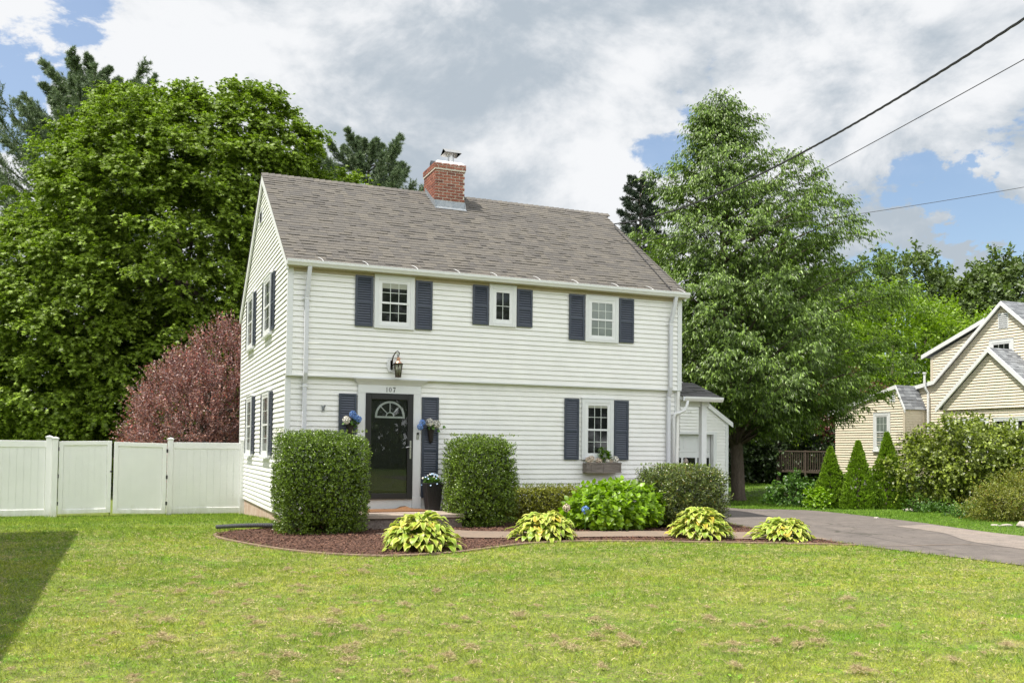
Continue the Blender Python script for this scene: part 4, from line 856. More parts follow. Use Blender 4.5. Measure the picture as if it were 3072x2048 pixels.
for (x0, x1, lean) in ((-4.295, -3.135, 0.012), (-3.085, -1.875, -.012)):
    f = .10; y = FY - .10; b = MB(); z0, z1 = -.66, 1.08
    def gx_(u, d, z, x0=x0, x1=x1, lean=lean): return (u, y - d, z + (u - x0) / (x1 - x0) * lean * 2)
    b = MB(gx_); b.box((x0, 0, z0), (x0 + f, .045, z1)); b.box((x1 - f, 0, z0), (x1, .045, z1)); b.box((x0 + f, 0, z1 - f), (x1 - f, .043, z1)); b.box((x0 + f, 0, z0), (x1 - f, .043, z0 + f))
    gt = b.build('gate', M['fence'], fn, bevel=.004)
    b = MB(gx_); n = 7; s = (x1 - x0 - 2 * f) / n
    for i in range(n): b.box((x0 + f + i * s + .005, .010, z0 + f), (x0 + f + (i + 1) * s - .005, .020, z1 - f)); b.box((x0 + f + i * s - .01, .008, z0 + f), (x0 + f + i * s + .01, .014, z1 - f))
    b.build('gate_boards', M['fence'], gt)
    hx = x0 - .02 if x0 < -4 else x1 + .0
    for zz in (-.45, .2, .85): MB(gx_).box((hx - .012, .01, zz), (hx + .03, .05, zz + .09)).build('hinge', M['black'], gt)
    if x0 < -4: MB(gx_).box((x1 - .03, .045, .32), (x1 + .04, .06, .35)).build('latch', M['black'], gt); MB(gx_).box((x1 - .035, -.01, z0 - .07), (x1 - .015, .01, z0 + .3)).build('drop_rod', M['black'], gt)

# ================================================================== GARAGE
ga = thing('garage', 'small white clapboard garage at the end of the drive', 'garage', (12.9, 9, -.74))
GY = 7.05; gxf = wallxf(GY); GX0, GX1, GPK = 10.75, 15.0, 12.88
gpoly = [(GX0, -.6), (GX1, -.6), (GX1, 2.02), (GPK, 3.36), (GX0, 2.02)]
siding([(GX0, 1.55), (GX1, 1.55), (GX1, 2.02), (GPK, 3.36), (GX0, 2.02)], 1.60, 3.34, xf=gxf, back=.05, lip=.022).build('siding', M['siding'], ga)
siding([(14.56, -.62), (GX1, -.62), (GX1, 1.61), (14.56, 1.61)], -.62, 1.6, xf=gxf, back=.05, lip=.022).build('siding', M['siding'], ga)
siding([(GX0, -.62), (11.2, -.62), (11.2, 1.61), (GX0, 1.61)], -.62, 1.6, xf=gxf, back=.05, lip=.022).build('siding', M['siding'], ga)
mb = MB(); mb.box((GX1 - .1, GY + .06, -.74), (GX1 - .01, 12.6, 2.0)); mb.box((GX0 + .01, GY + .06, -.74), (GX0 + .1, 12.6, 2.0)); mb.box((GX0, 12.5, -.74), (GX1, 12.6, 2.0)); mb.box((GX0 + .1, GY + .4, -.74), (11.15, GY + .45, 2.0)); mb.box((14.6, GY + .4, -.74), (GX1 - .1, GY + .45, 2)); mb.build('wall', M['siding'], ga)
MB().prism([(GX0 - .10, 1.99), (GPK, 3.44), (GX1 + .16, 1.96), (GX1 + .16, 1.90), (GPK, 3.36), (GX0 - .10, 1.93)], 'y', GY - .05, 12.7).build('roof', M['shingle_dark'], ga)
for a, b in (((GX0 - .10, 1.955), (GPK, 3.40)), ((GPK, 3.40), (GX1 + .16, 1.93))):
    MB().prism([a, b, (b[0], b[1] - .15), (a[0], a[1] - .15)], 'y', GY - .075, GY - .04).build('rake_board', M['white'], ga)
MB().box((GX1 - .09, GY - .022, -.62), (GX1 + .02, GY + .05, 1.93)).build('corner_board', M['trim'], ga)
dt = MB(); dt.box((14.45, GY - .03, -.72), (14.565, GY + .13, 1.54)); dt.box((11.2, GY - .03, 1.54), (14.565, GY + .13, 1.62)); dt.box((11.2, GY - .03, -.72), (11.28, GY + .13, 1.54)); dt.build('door_trim', M['trim'], ga)
gd = MB()
for i in range(4):
    z0 = -.74 + i * .57; z1 = z0 + .565; gd.box((11.28, GY + .15, z0), (14.45, GY + .19, z1))
    if i in (0, 1, 3):
        for k in range(6): x = 11.36 + k * .52; gd.box((x, GY + .142, z0 + .1), (x + .43, GY + .152, z1 - .1))
gdo = gd.build('garage_door', M['trim'], ga)
for k in range(6): x = 11.36 + k * .52; MB().box((x, GY + .135, .53), (x + .43, GY + .1495, .80)).build('pane', M['pane'], gdo)

# ================================================================== NEIGHBOURS
nb = thing('house', 'cream clapboard house with steep gables and grey shingle roofs beyond the drive', 'house', (29, 6, -.5))
def nsid(poly, X, z0, z1, name='siding', m_='yellow', expo=.1016): return siding(poly, z0, z1, expo=expo, lip=.026, back=.1, xf=sidexf(X)).build(name, M[m_], nb)
nsid([(9.58, .12), (13.4, .12), (13.4, 2.62), (9.99, 3.53), (9.58, 2.70)], 25.0, .12, 3.5)
MB().box((25.03, 9.62, -.9), (25.2, 13.4, .115)).build('foundation', M['concrete'], nb)
siding([(25.0, .12), (26.05, .12), (26.05, 2.74), (25, 2.74)], .12, 2.72, expo=.1016, xf=wallxf(9.58)).build('siding', M['yellow'], nb)
MB().box((24.975, 9.555, .1), (25.05, 9.65, 2.7)).build('corner_board', mat('cream_trim', (.60, .53, .42), .5), nb); CT = bpy.data.materials['cream_trim']
MB().prism([(9.52, 2.72), (9.99, 3.66), (13.8, 2.70), (13.8, 2.62), (9.99, 3.56), (9.60, 2.70)], 'x', 24.95, 29).build('roof', M['shingle_grey'], nb)
ro = nb.children[-1]
def flare(name, y0, z0, y1, z1, x0, x1, expo, m_, parent): shingles(name, x0, x1, (y0, z0), (y1, z1), expo, m_, parent, tabw=(.16, .36))
flare('shingle_course', 9.50, 2.72, 9.99, 3.68, 24.95, 26.15, .14, M['shingle_grey'], ro)
for a, b in (((9.50, 2.72), (9.99, 3.68)), ((9.99, 3.68), (13.8, 2.72))):
    MB().prism([a, b, (b[0], b[1] - .17), (a[0] + .0, a[1] - .15)], 'x', 24.91, 24.95).build('rake_board', M['white'], nb)
MX = 26.05
nsid([(2.1, .12), (10.0, .12), (10.0, 3.55), (9.1, 3.68), (6.05, 6.34), (3.0, 3.68), (2.1, 3.55)], MX, .12, 6.3)
MB().box((MX + .05, 2.1, -.9), (34, 9.9, .1)).build('foundation', M['concrete'], nb)
MB().prism([(2.05, 3.58), (3.0, 3.72), (6.05, 6.38), (9.1, 3.72), (10.05, 3.58), (10.05, 3.66), (9.05, 3.81), (6.05, 6.47), (3.05, 3.81), (2.05, 3.66)], 'x', MX - .1, 35).build('roof', M['shingle_grey'], nb)
mr_ = nb.children[-1]
flare('shingle_course', 3.03, 3.80, 6.05, 6.50, MX - .11, 35, .14, M['shingle_grey'], mr_); flare('shingle_course', 9.07, 3.80, 6.05, 6.50, MX - .11, 35, .14, M['shingle_grey'], mr_)
MB().box((MX + .15, 2.2, -.5), (34.9, 9.9, 3.5)).build('wall', M['yellow'], nb)
for pts in ([(1.95, 3.66), (3.04, 3.83), (6.05, 6.48)], [(6.05, 6.48), (9.06, 3.83), (10.12, 3.66)]):
    MB().prism(pts + [(p[0], p[1] - .15) for p in pts[::-1]], 'x', MX - .15, MX - .09).build('rake_board', M['white'], nb)
nsid([(6.3, 3.6), (9.55, 3.6), (9.55, 4.80), (6.9, 5.84), (6.3, 5.9)], 26.35, 3.8, 5.9)
MB().prism([(9.95, 4.88), (7.1, 5.98), (6.0, 6.4), (6.0, 6.3), (7.1, 5.88), (9.95, 4.80)], 'x', 26.25, 34).build('roof', M['shingle_grey'], nb)
MB().prism([(9.95, 4.90), (7.0, 6.02), (7.0, 5.86), (9.95, 4.74)], 'x', 26.22, 26.26).build('rake_board', M['white'], nb)
MB().box((26.32, 9.47, 3.7), (26.4, 9.58, 4.8)).build('corner_board', CT, nb)
FX = 25.0
nsid([(3.65, 2.60), (7.75, 2.60), (7.75, 2.75), (5.69, 4.58), (3.65, 2.75)], FX, 2.62, 4.55)
nsid([(3.65, .12), (7.72, .12), (7.72, 2.58), (3.65, 2.58)], FX + .06, .12, 2.57, expo=.1016)
MB().prism([(7.95, 2.62), (5.69, 4.63), (3.43, 2.62), (3.43, 2.70), (5.69, 4.71), (7.95, 2.70)], 'x', FX - .1, MX + .3).build('roof', M['shingle_grey'], nb)
fr_ = nb.children[-1]
flare('shingle_course', 3.41, 2.69, 5.69, 4.73, FX - .11, MX + .2, .14, M['shingle_grey'], fr_); flare('shingle_course', 7.97, 2.69, 5.69, 4.73, FX - .11, MX + .2, .14, M['shingle_grey'], fr_)
for s in (-1, 1): MB().prism([(5.69 + s * 2.30, 2.70), (5.69, 4.74), (5.69, 4.57), (5.69 + s * 2.28, 2.54)], 'x', FX - .15, FX - .09).build('rake_board', M['white'], nb)
MB().box((FX + .02, 7.66, .12), (FX + .12, 7.76, 2.56)).build('corner_board', CT, nb)
mb = MB(); mb.box((FX + .1, 3.7, -.5), (FX + .5, 7.7, 2.56)); mb.box((FX + .1, 3.7, 2.5), (MX, 3.8, 2.6)); mb.build('wall', M['yellow'], nb)
siding([(FX + .05, .12), (MX, .12), (MX, 2.6), (FX + .05, 2.6)], .12, 2.58, xf=wallxf(3.65)).build('siding', M['yellow'], nb)
nxf = sidexf(FX + .045); mxf = sidexf(MX)
for (a, b) in ((6.72, 7.58), (5.80, 6.68), (4.80, 5.62), (3.95, 4.76)): window(nb, nxf, a, b, .9, 2.28, kind='case', cols=1, casing=.06)
window(nb, mxf, 5.6, 6.62, 3.9, 5.13, casing=.12); window(nb, sidexf(25.0), 10.3, 11.2, 1.1, 2.62, casing=.11, pane='pane_blind', sill=True)
for (X_, a, b, z0, z1) in ((MX, 5.82, 6.24, 5.50, 6.06), (25.0, 10.05, 10.32, 3.03, 3.36)):
    q = sidexf(X_); v = MB(q); v.box((a, 0, z0), (b, .03, z1)); vo = v.build('gable_vent', M['white'], nb); v = MB(q)
    n = int((z1 - z0) / .07)
    for i in range(n): z = z0 + .03 + i * (z1 - z0 - .05) / n; v.box((a + .03, .03, z), (b - .03, .033, z + .028))
    v.build('vent_gap', M['soot'], vo)
MB().tube([(25.93, 9.33, .3), (25.93, 9.33, 3.35), (25.85, 9.36, 3.5), (25.80, 9.38, 3.62), (25.80, 9.38, 4.12)], .045, 10).tube([(25.80, 9.38, 4.11), (25.80, 9.38, 4.17)], .07, 10).build('vent_pipe', M['white'], nb, smooth=False)
dk = thing('deck', 'dark wooden deck railing beside the cream house behind the arborvitae', 'deck', (25.5, 15, -.5))
MB().box((25.0, 13.45, .1), (27.5, 17.3, .2)).build('deck_floor', M['deck'], dk); MB().box((24.97, 13.45, 1.02), (25.06, 17.3, 1.08)).build('rail', M['deck'], dk)
for y in (13.5, 15.3, 17.2): MB().box((24.98, y - .05, -.6), (25.08, y + .05, 1.1)).build('post', M['deck'], dk)
for i in range(24): y = 13.62 + i * .15; MB().box((24.99, y - .018, .2), (25.03, y + .018, 1.03)).build('baluster', M['deck'], dk)

lh = thing('house', 'grey sided house corner behind the fence at the far left edge', 'house', (-11, 29, -.5))
siding([(-14, -.6), (-7.9, -.6), (-7.9, 2.6), (-14, 2.6)], -.6, 2.6, expo=.12, xf=wallxf(27.5)).build('siding', M['greysiding'], lh)
MB().box((-13.9, 27.6, -.6), (-7.95, 33, 2.6)).build('wall', M['greysiding'], lh); MB().box((-7.98, 27.46, -.6), (-7.84, 27.6, 2.6)).build('corner_board', M['rotwood'], lh)
MB().prism([(-14.3, 2.5), (-10.9, 4.6), (-7.5, 2.5), (-7.5, 2.6), (-10.9, 4.75), (-14.3, 2.6)], 'y', 27.2, 33.3).build('roof', M['shingle_dark'], lh)

# house just outside the frame on the left: its shadow falls on the lawn
EX = -5.90
sh = thing('house', 'grey house to the left of the lawn casting a shadow on the grass', 'house', (EX - 3.5, -8, -.5))
siding([(-15, -.6), (-.2, -.6), (-.2, 4.6), (-15, 4.6)], -.6, 4.6, xf=lambda u, d, z: (EX - .25 + d, u, z)).build('siding', M['greysiding'], sh)
MB().box((EX - 7.2, -15, -.6), (EX - .34, -.25, 4.6)).build('wall', M['greysiding'], sh)
MB().prism([(EX, 4.55), (EX, 4.68), (EX - 3.7, 7.2), (EX - 7.4, 4.68), (EX - 7.4, 4.55), (EX - 3.7, 7.05)], 'y', -15.3, -.08).build('roof', M['shingle_dark'], sh)

# ================================================================== WIRES
def wire(name, label, A, B, sag, r, twist=0, n=60):
    A = Vector(A); B = Vector(B); pts = [A.lerp(B, i / n) - Vector((0, 0, 4 * sag * (i / n) * (1 - i / n))) for i in range(n + 1)]
    mb = MB()
    if twist:
        N = 600
        for ph in (0, 2 * PI / 3, 4 * PI / 3):
            q = []
            for i in range(N + 1):
                t = i / N; p = A.lerp(B, t) - Vector((0, 0, 4 * sag * t * (1 - t))); a = t * (B - A).length * twist + ph; q.append(p + Vector((math.sin(a) * .3, math.cos(a) * .6, math.sin(a + .6))) * r * .95)
            mb.tube(q, r, 5)
    else: mb.tube(pts, r, 6)
    return tag(mb.build(name, M['cable'], smooth=True), label, 'cable')
WIRES = True

# ================================================================== SMALL THINGS BY THE DOOR
def flower_head(c, r, n, m_, parent, name='blossom', ps=.028):
    d = rdir(n); d[:, 1] = -np.abs(d[:, 1]) * .9 + .15; d = unit(d)
    P = np.array(c) + d * r * rng.uniform(.8, 1.05, (n, 1)); return leaves(name, P, rdir(n), d + rdir(n) * .35, ps * rng.uniform(.8, 1.2, n), T_PETAL, m_, parent)
def wall_basket(x, z, label, heads):
    b = thing('wall_basket', label, 'wall basket', (x, .04, z - .28), 'flower baskets hung on the shutters by the front door')
    mb = MB(); n = 16; prof = [(.02, -.30), (.045, -.26), (.062, -.1), (.085, .0), (.088, .01), (.07, .0)]; vs = []; fs = []
    for r, zz in prof:
        for k in range(n): a = PI * k / (n - 1); vs.append((x - r * math.cos(a), .035 - r * 1.1 * math.sin(a), z + zz))
    for i in range(len(prof) - 1):
        for k in range(n - 1): fs.append((i * n + k, i * n + k + 1, (i + 1) * n + k + 1, (i + 1) * n + k))
    fs.append(tuple(range(n))); mb.add(vs, fs); mb.build('basket', M['wicker'], b, smooth=True)
    n = 26; P = np.array([x, -.06, z + .03]) + rng.normal(0, .045, (n, 3)) * np.array([1.7, .6, .8]); d = rdir(n) * np.array([1.5, 1, .8]) + np.array([0, -.5, .1])
    leaves('foliage', P, d, rdir(n) + np.array([0, -1, .5]), rng.uniform(.06, .10, n), T_BROAD, M['weed'], b)
    for (dx, dz, r, k) in heads: flower_head((x + dx, -.10, z + dz), r, 150, M[k], b)
wall_basket(1.235, 1.46, 'wall basket on the left shutter with one white and three blue blossoms', [(-.105, .075, .072, 'pet_white'), (.02, .20, .062, 'pet_blue'), (.075, .135, .06, 'pet_blue'), (.135, .10, .058, 'pet_blue')])
wall_basket(2.875, 1.42, 'wall basket on the right shutter with two blue and two white blossoms', [(-.225, .10, .060, 'pet_blue'), (-.265, .015, .06, 'pet_blue'), (-.07, .105, .078, 'pet_white'), (.075, .075, .08, 'pet_white')])
pl = thing('planter', 'tall black ribbed planter of pale blue flowers beside the door', 'planter', (2.83, -.28, -.21))
p = MB(); p.frustum((2.83, -.28, -.21), .115, .115, (2.83, -.28, .33), .172, .172)
for k in range(9):
    t = (k + .5) / 9 * 2 - 1
    for (a, b) in ((1, 0), (0, 1)):
        for s in (-1, 1):
            q0 = (2.83 + (t * .105 if a else s * .116), -.28 + (t * .105 if b else s * .116), -.20); q1 = (2.83 + (t * .16 if a else s * .171), -.28 + (t * .16 if b else s * .171), .32); p.tube([q0, q1], .007, 4)
p.build('pot', M['black'], pl)
n = 260; d = rdir(n); d[:, 2] = np.abs(d[:, 2]); P = np.array([2.83, -.28, .33]) + d * np.array([.20, .18, .10]) * rng.uniform(.3, 1, (n, 1)); leaves('foliage', P, d + rdir(n) * .5, rdir(n) + np.array([0, 0, 1]), rng.uniform(.04, .07, n), T_OVAL, M['weed'], pl)
for i in range(34):
    a = random.uniform(0, 2 * PI); r = random.uniform(.02, .25); z = .36 + .15 * (1 - (r / .27) ** 2) - (0.10 if random.random() < .15 else 0)
    c = np.array([2.83 + r * math.cos(a), -.28 + r * math.sin(a) * .85, z]); k = 9; an = np.linspace(0, 2 * PI, k, endpoint=False); dirn = unit(np.array([[math.cos(a) * .5, -.7, .6]]))[0]
    t1 = np.cross(dirn, [0, 0, 1]); t1 /= np.linalg.norm(t1); t2 = np.cross(dirn, t1); tip = np.cos(an)[:, None] * t1 + np.sin(an)[:, None] * t2 + dirn * .35
    leaves('blossom', np.tile(c, (k, 1)), tip, np.tile(dirn, (k, 1)), .034, T_PETAL, M['pet_pale' if random.random() < .6 else 'pet_white'], pl, wscale=.028)
wb = thing('window_box', 'weathered grey wooden flower box below the ground floor window', 'window box', (6.7, -.03, .52))
b = MB(); b.box((6.30, -.145, .53), (7.13, -.125, .735)); b.box((6.30, .02, .53), (7.13, .05, .735)); b.box((6.30, -.125, .53), (7.13, .02, .55)); b.box((6.30, -.125, .55), (6.32, .02, .735)); b.box((7.11, -.125, .55), (7.13, .02, .735)); b.box((6.32, -.12, .69), (7.11, .02, .70))
b.box((6.29, -.158, .715), (7.14, -.1455, .745)); b.box((6.29, -.158, .52), (7.14, -.1455, .545))
for x in (6.30, 6.41, 6.71, 7.105): b.box((x, -.156, .545), (x + .025, -.1455, .715))
b.build('box', M['wood_grey'], wb)
for (x, z, r, k) in ((6.36, .775, .05, 'pet_peach'), (6.43, .80, .055, 'pet_peach'), (6.39, .71, .04, 'pet_peach'), (6.47, .76, .045, 'pet_white'), (6.58, .765, .04, 'pet_peach'), (6.64, .76, .035, 'pet_peach'), (6.83, .755, .035, 'pet_white'), (7.01, .79, .06, 'pet_white'), (6.90, .76, .035, 'pet_peach')): flower_head((x, -.10, z + .02), r * 1.25, 110, M[k], wb, ps=.034)
for (x, hgt) in ((6.72, .36), (6.88, .28)):
    n = 46; t = rng.uniform(.25, 1, n); a = rng.uniform(0, 2 * PI, n); P = np.stack([np.full(n, x), np.full(n, -.06), .70 + hgt * t], 1); leaves('green_plant', P, np.stack([np.cos(a), np.sin(a), np.full(n, .35)], 1), np.stack([np.cos(a) * .1, np.sin(a) * .1, np.ones(n)], 1) + rdir(n) * .2, .12, T_NARROW, M['hydrangea'], wb, wscale=.2)
    MB().tube([(x, -.06, .69), (x, -.06, .70 + hgt)], .012, 6).build('stem', M['weed'], wb)
n = 30; P = np.stack([rng.uniform(6.26, 7.1, n), rng.uniform(-.12, .0, n), rng.uniform(.70, .76, n)], 1); leaves('foliage', P, rdir(n) + np.array([0, -.3, .6]), rdir(n), .06, T_OVAL, M['box'], wb)
# corrugated drain pipe
dpn = MB(); pts = []; rad = []; A = Vector((-1.25, -.33, -.445)); B = Vector((.35, -1.05, -.40)); N = 110
for i in range(N + 1): t = i / N; pts.append(A.lerp(B, t) + Vector((0, 0, .02 * math.sin(t * 4)))); rad.append(.035 + .008 * t + (.005 if i % 2 else -.004))
dpn.tube(pts, rad, 14); tag(dpn.build('drain_pipe', M['plastic_black'], smooth=False), 'black corrugated drain pipe lying on the grass at the house corner', 'pipe')

# ================================================================== PLANTS
def superpts(n, c, r, e=.28, zmin=None, noise=.05, depth=.12):
    d = rdir(n); s = lambda v: np.sign(v) * np.abs(v) ** e
    m_ = np.max(np.abs(d), 1, keepdims=True); cube = d / m_; p = d * (1 - (1 - e)) + cube * (1 - e)      # between ball and box
    ph = rng.uniform(0, 6, 4); fr = rng.normal(size=(4, 3)) * 3.2; w = np.sin(cube @ fr.T + ph).sum(1) / 4
    P = np.array(c) + p * np.array(r) * (1 + noise * w[:, None]) ; nn = unit(d / np.array(r) * .5 + np.where(np.abs(cube) > .98, np.sign(cube), 0) * 1.0)
    P -= nn * (depth * rng.random((n, 1)) ** 1.6); return P, nn
def hedge(name, label, c, r, n, m_, size, group=None, e=.28, noise=.05, gaps=.10, cat='hedge', tmpl=T_OVAL, up=.5, depth=.14, odd=None):
    root = thing(name, label, cat, (c[0], c[1], c[2] - r[2]), group)
    k = n // 9; P0, N0 = superpts(k, c, r, e, noise=noise, depth=depth)
    ph = rng.uniform(0, 6, 5); fr = rng.normal(size=(5, 3)) * 7.0; keep = (np.sin(P0 @ fr.T + ph).sum(1) / 5) > -.55 + gaps; P0, N0 = P0[keep], N0[keep]
    k = len(P0); d = unit(N0 + rdir(k) * .7 + np.array([0, 0, up])); t = np.tile(np.linspace(0, 1, 9), k); D_ = np.repeat(d, 9, 0)
    P = np.repeat(P0, 9, 0) + D_ * (t * size * 3.0)[:, None] - D_ * size * 2.0; tip = unit(D_ * .7 + rdir(len(P)) * .8); nr = np.repeat(N0, 9, 0) * .6 + rdir(len(P)) * .8 + np.array([0, 0, .3])
    ok = P[:, 2] > g1(c[0], c[1]) + .01; leaves('foliage', P[ok], tip[ok], nr[ok], size * rng.uniform(.7, 1.3, ok.sum()), tmpl, m_, root)
    mb = MB(); inner = []
    for i in range(60):
        a = random.uniform(0, 2 * PI); q = random.uniform(0, .75); top = Vector((c[0] + r[0] * q * math.cos(a), c[1] + r[1] * q * math.sin(a), c[2] + random.uniform(-.3, .8) * r[2])); mb.tube([(c[0] + random.uniform(-.3, .3) * r[0], c[1] + random.uniform(-.3, .3) * r[1], c[2] - r[2] - .05), top], [.012, .004], 4)
    mb.build('branches', M['twig'], root)
    k2 = 90; A_ = np.stack([c[0] + rng.uniform(-.96, .96, k2) * r[0], c[1] + rng.uniform(-.9, .9, k2) * r[1], np.full(k2, c[2] + r[2] * .985)], 1); B_, _q = superpts(70, c, r, e, noise=noise, depth=.03); A_ = np.concatenate([A_, B_])
    D2 = unit(rdir(len(A_)) * .5 + np.array([0, -.15, 1.0])); t2 = np.tile(np.linspace(0, 1, 7), len(A_)); Dr = np.repeat(D2, 7, 0); P2 = np.repeat(A_, 7, 0) + Dr * (t2 * np.repeat(rng.uniform(.02, .055, len(A_)), 7))[:, None]
    leaves('new_shoots', P2, Dr * .6 + rdir(len(P2)) * .8, rdir(len(P2)) + np.array([0, 0, .6]), size * .8, tmpl, M['new_growth'], root)
    n2 = n // 5; P, N_ = superpts(n2, c, [q * .80 for q in r], e, noise=.02, depth=.10); ok = P[:, 2] > g1(c[0], c[1]); leaves('inner_foliage', P[ok], rdir(ok.sum()), N_[ok], size * 2.4, T_DIAM, m_, root)
    return root
hedge('boxwood_hedge', 'tall boxy clipped green shrub left of the black door', (.38, -1.55, .38), (.82, .64, .91), 66000, M['box'], .028, noise=.045, gaps=.14, depth=.18, e=.34)
hedge('boxwood_hedge', 'tall clipped green shrub with rounded shoulders right of the door', (3.58, -.95, .37), (.69, .57, .90), 54000, M['box'], .028, noise=.05, gaps=.16, depth=.18, e=.40)
hedge('holly_hedge', 'dark glossy clipped shrub at the driveway end of the bed', (7.50, -1.95, .11), (.80, .80, .62), 48000, M['box_dark'], .033, noise=.05, gaps=.16, depth=.18, e=.36)
hedge('privet_hedge', 'low yellowish green hedge against the wall behind the hydrangea', (5.25, -.32, -.10), (.95, .28, .38), 22000, M['box_yellow'], .026, e=.2, noise=.03)

# leaf with a shaped blade, colour differs between middle and margin (hosta)
def hosta_mat():
    m_ = bpy.data.materials.new('hosta_leaf'); m_.use_nodes = True; t = m_.node_tree; N = t.nodes; L = t.links; b = N['Principled BSDF']; b.inputs['Roughness'].default_value = .42
    at = N.new('ShaderNodeAttribute'); at.attribute_name = 'margin'; x = N.new('ShaderNodeMix'); x.data_type = 'RGBA'; x.inputs[6].default_value = (.31, .41, .035, 1); x.inputs[7].default_value = (.80, .75, .24, 1)
    co = N.new('ShaderNodeTexCoord'); nz = N.new('ShaderNodeTexNoise'); nz.inputs['Scale'].default_value = 9; L.new(co.outputs['Object'], nz.inputs[0])
    ad = N.new('ShaderNodeMath'); ad.operation = 'MULTIPLY_ADD'; L.new(nz.outputs[0], ad.inputs[0]); ad.inputs[1].default_value = .8; ad.inputs[2].default_value = -.40; a2 = N.new('ShaderNodeMath'); a2.operation = 'ADD'; a2.use_clamp = True; L.new(at.outputs['Fac'], a2.inputs[0]); L.new(ad.outputs[0], a2.inputs[1])
    L.new(a2.outputs[0], x.inputs[0])
    g = N.new('ShaderNodeNewGeometry'); cr = N.new('ShaderNodeValToRGB'); e = cr.color_ramp.elements; e[0].color = (.62, .78, .5, 1); e[1].color = (1.08, 1.05, 1.0, 1); e[1].position = .9; q = e.new(1.0); q.color = (1.1, .75, .5, 1)
    L.new(g.outputs['Random Per Island'], cr.inputs[0]); y = N.new('ShaderNodeMix'); y.data_type = 'RGBA'; y.blend_type = 'MULTIPLY'; y.inputs[0].default_value = 1; L.new(x.outputs[2], y.inputs[6]); L.new(cr.outputs[0], y.inputs[7])
    L.new(y.outputs[2], b.inputs['Base Color']); tr = N.new('ShaderNodeBsdfTranslucent'); L.new(y.outputs[2], tr.inputs[0]); ms = N.new('ShaderNodeMixShader'); ms.inputs[0].default_value = .28; L.new(b.outputs[0], ms.inputs[1]); L.new(tr.outputs[0], ms.inputs[2]); L.new(ms.outputs[0], N['Material Output'].inputs[0]); return m_
M['hosta'] = hosta_mat()
def big_leaves(name, base, azi, reach, height, length, width, droop, m_, parent, seg=6, cup=.16, wav=.02):
    """heart shaped leaves on arching stalks"""
    vs = []; fs = []; mg = []
    for (bx, by, bz), a, re, h, L, w, dr in zip(base, azi, reach, height, length, width, droop):
        ca, sa = math.cos(a), math.sin(a); u0 = len(vs); px, pz = re, h; ang = random.uniform(.1, .5) ; roll = random.uniform(-.35, .35); ph = random.uniform(0, 6)
        for i in range(seg + 1):
            t = i / seg; ww = w * (math.sin(PI * min(1, t ** .62)) ** .8) * (1.0 if 0 < i < seg else .02) * (1 - .15 * t)
            for j, s in enumerate((-1, -.5, 0, .5, 1)):
                v_ = s * ww; lift = cup * abs(s) * ww + roll * v_ + wav * math.sin(t * 9 + ph) * abs(s) * .6
                r = px; z = pz + lift
                vs.append((bx + ca * r - sa * v_, by + sa * r + ca * v_, bz + z)); mg.append(min(1, max(0, (abs(s) - .45) * 2.2 + (max(0, t - .8) * 3))))
            px += L / seg * math.cos(ang); pz += L / seg * math.sin(ang); ang -= dr / seg
        for i in range(seg):
            for j in range(4): q = u0 + i * 5 + j; fs.append((q, q + 1, q + 6, q + 5))
    me = bpy.data.meshes.new(name); me.from_pydata(vs, [], fs); me.polygons.foreach_set('use_smooth', [True] * len(fs)); at = me.attributes.new('margin', 'FLOAT', 'POINT'); at.data.foreach_set('value', mg); me.update()
    return link(name, me, m_, parent)
def hosta(label, x, y, R, H, n=210):
    random.seed(int(x * 100)); lx, ly = random.uniform(-.12, .12), random.uniform(-.12, .12); z = g1(x, y); root = thing('hosta', label, 'hosta', (x, y, z), 'yellow hostas along the edge of the bed')
    cols = [[] for _ in range(7)]; n = int(n * 1.35)
    for i in range(n):
        q = (i + .5) / n; tier = q ** .6; a = i * 2.39996 + random.uniform(-.25, .25); re = R * (.05 + .64 * tier) * random.uniform(.74, 1.14) * (1 + lx * 1.6 * math.cos(a) + ly * 1.6 * math.sin(a) + .08 * math.sin(3 * a + x)); hh = H * (.88 - .74 * tier ** 2.0) * random.uniform(.78, 1.16)
        for c_, v in zip(cols, ((x, y, z), a, re, hh, R * random.uniform(.25, .37), R * random.uniform(.072, .105), random.uniform(.6, 1.7) + tier * .5)): c_.append(v)
    big_leaves('leaf_clump', *cols, M['hosta'], root)
    mb = MB()
    for i in range(0, n, 4):
        a = cols[1][i]; r = cols[2][i]; h = cols[3][i]; mb.tube([(x, y, z), (x + .5 * r * math.cos(a), y + .5 * r * math.sin(a), z + h * .75), (x + r * math.cos(a), y + r * math.sin(a), z + h)], .005, 4)
    mb.build('stalks', M['hydrangea'], root); return root
hosta('yellow variegated hosta in front of the step, leftmost of four', 1.30, -4.55, .68, .56, 250)
hosta('yellow variegated hosta in front of the second clipped shrub and the low hedge', 3.78, -3.62, .68, .46, 190)
hosta('yellow variegated hosta in front of the dark glossy clipped shrub', 6.42, -4.22, .64, .52, 240)
hosta('yellow variegated hosta nearest the driveway, rightmost of four', 7.72, -4.90, .62, .39, 170)
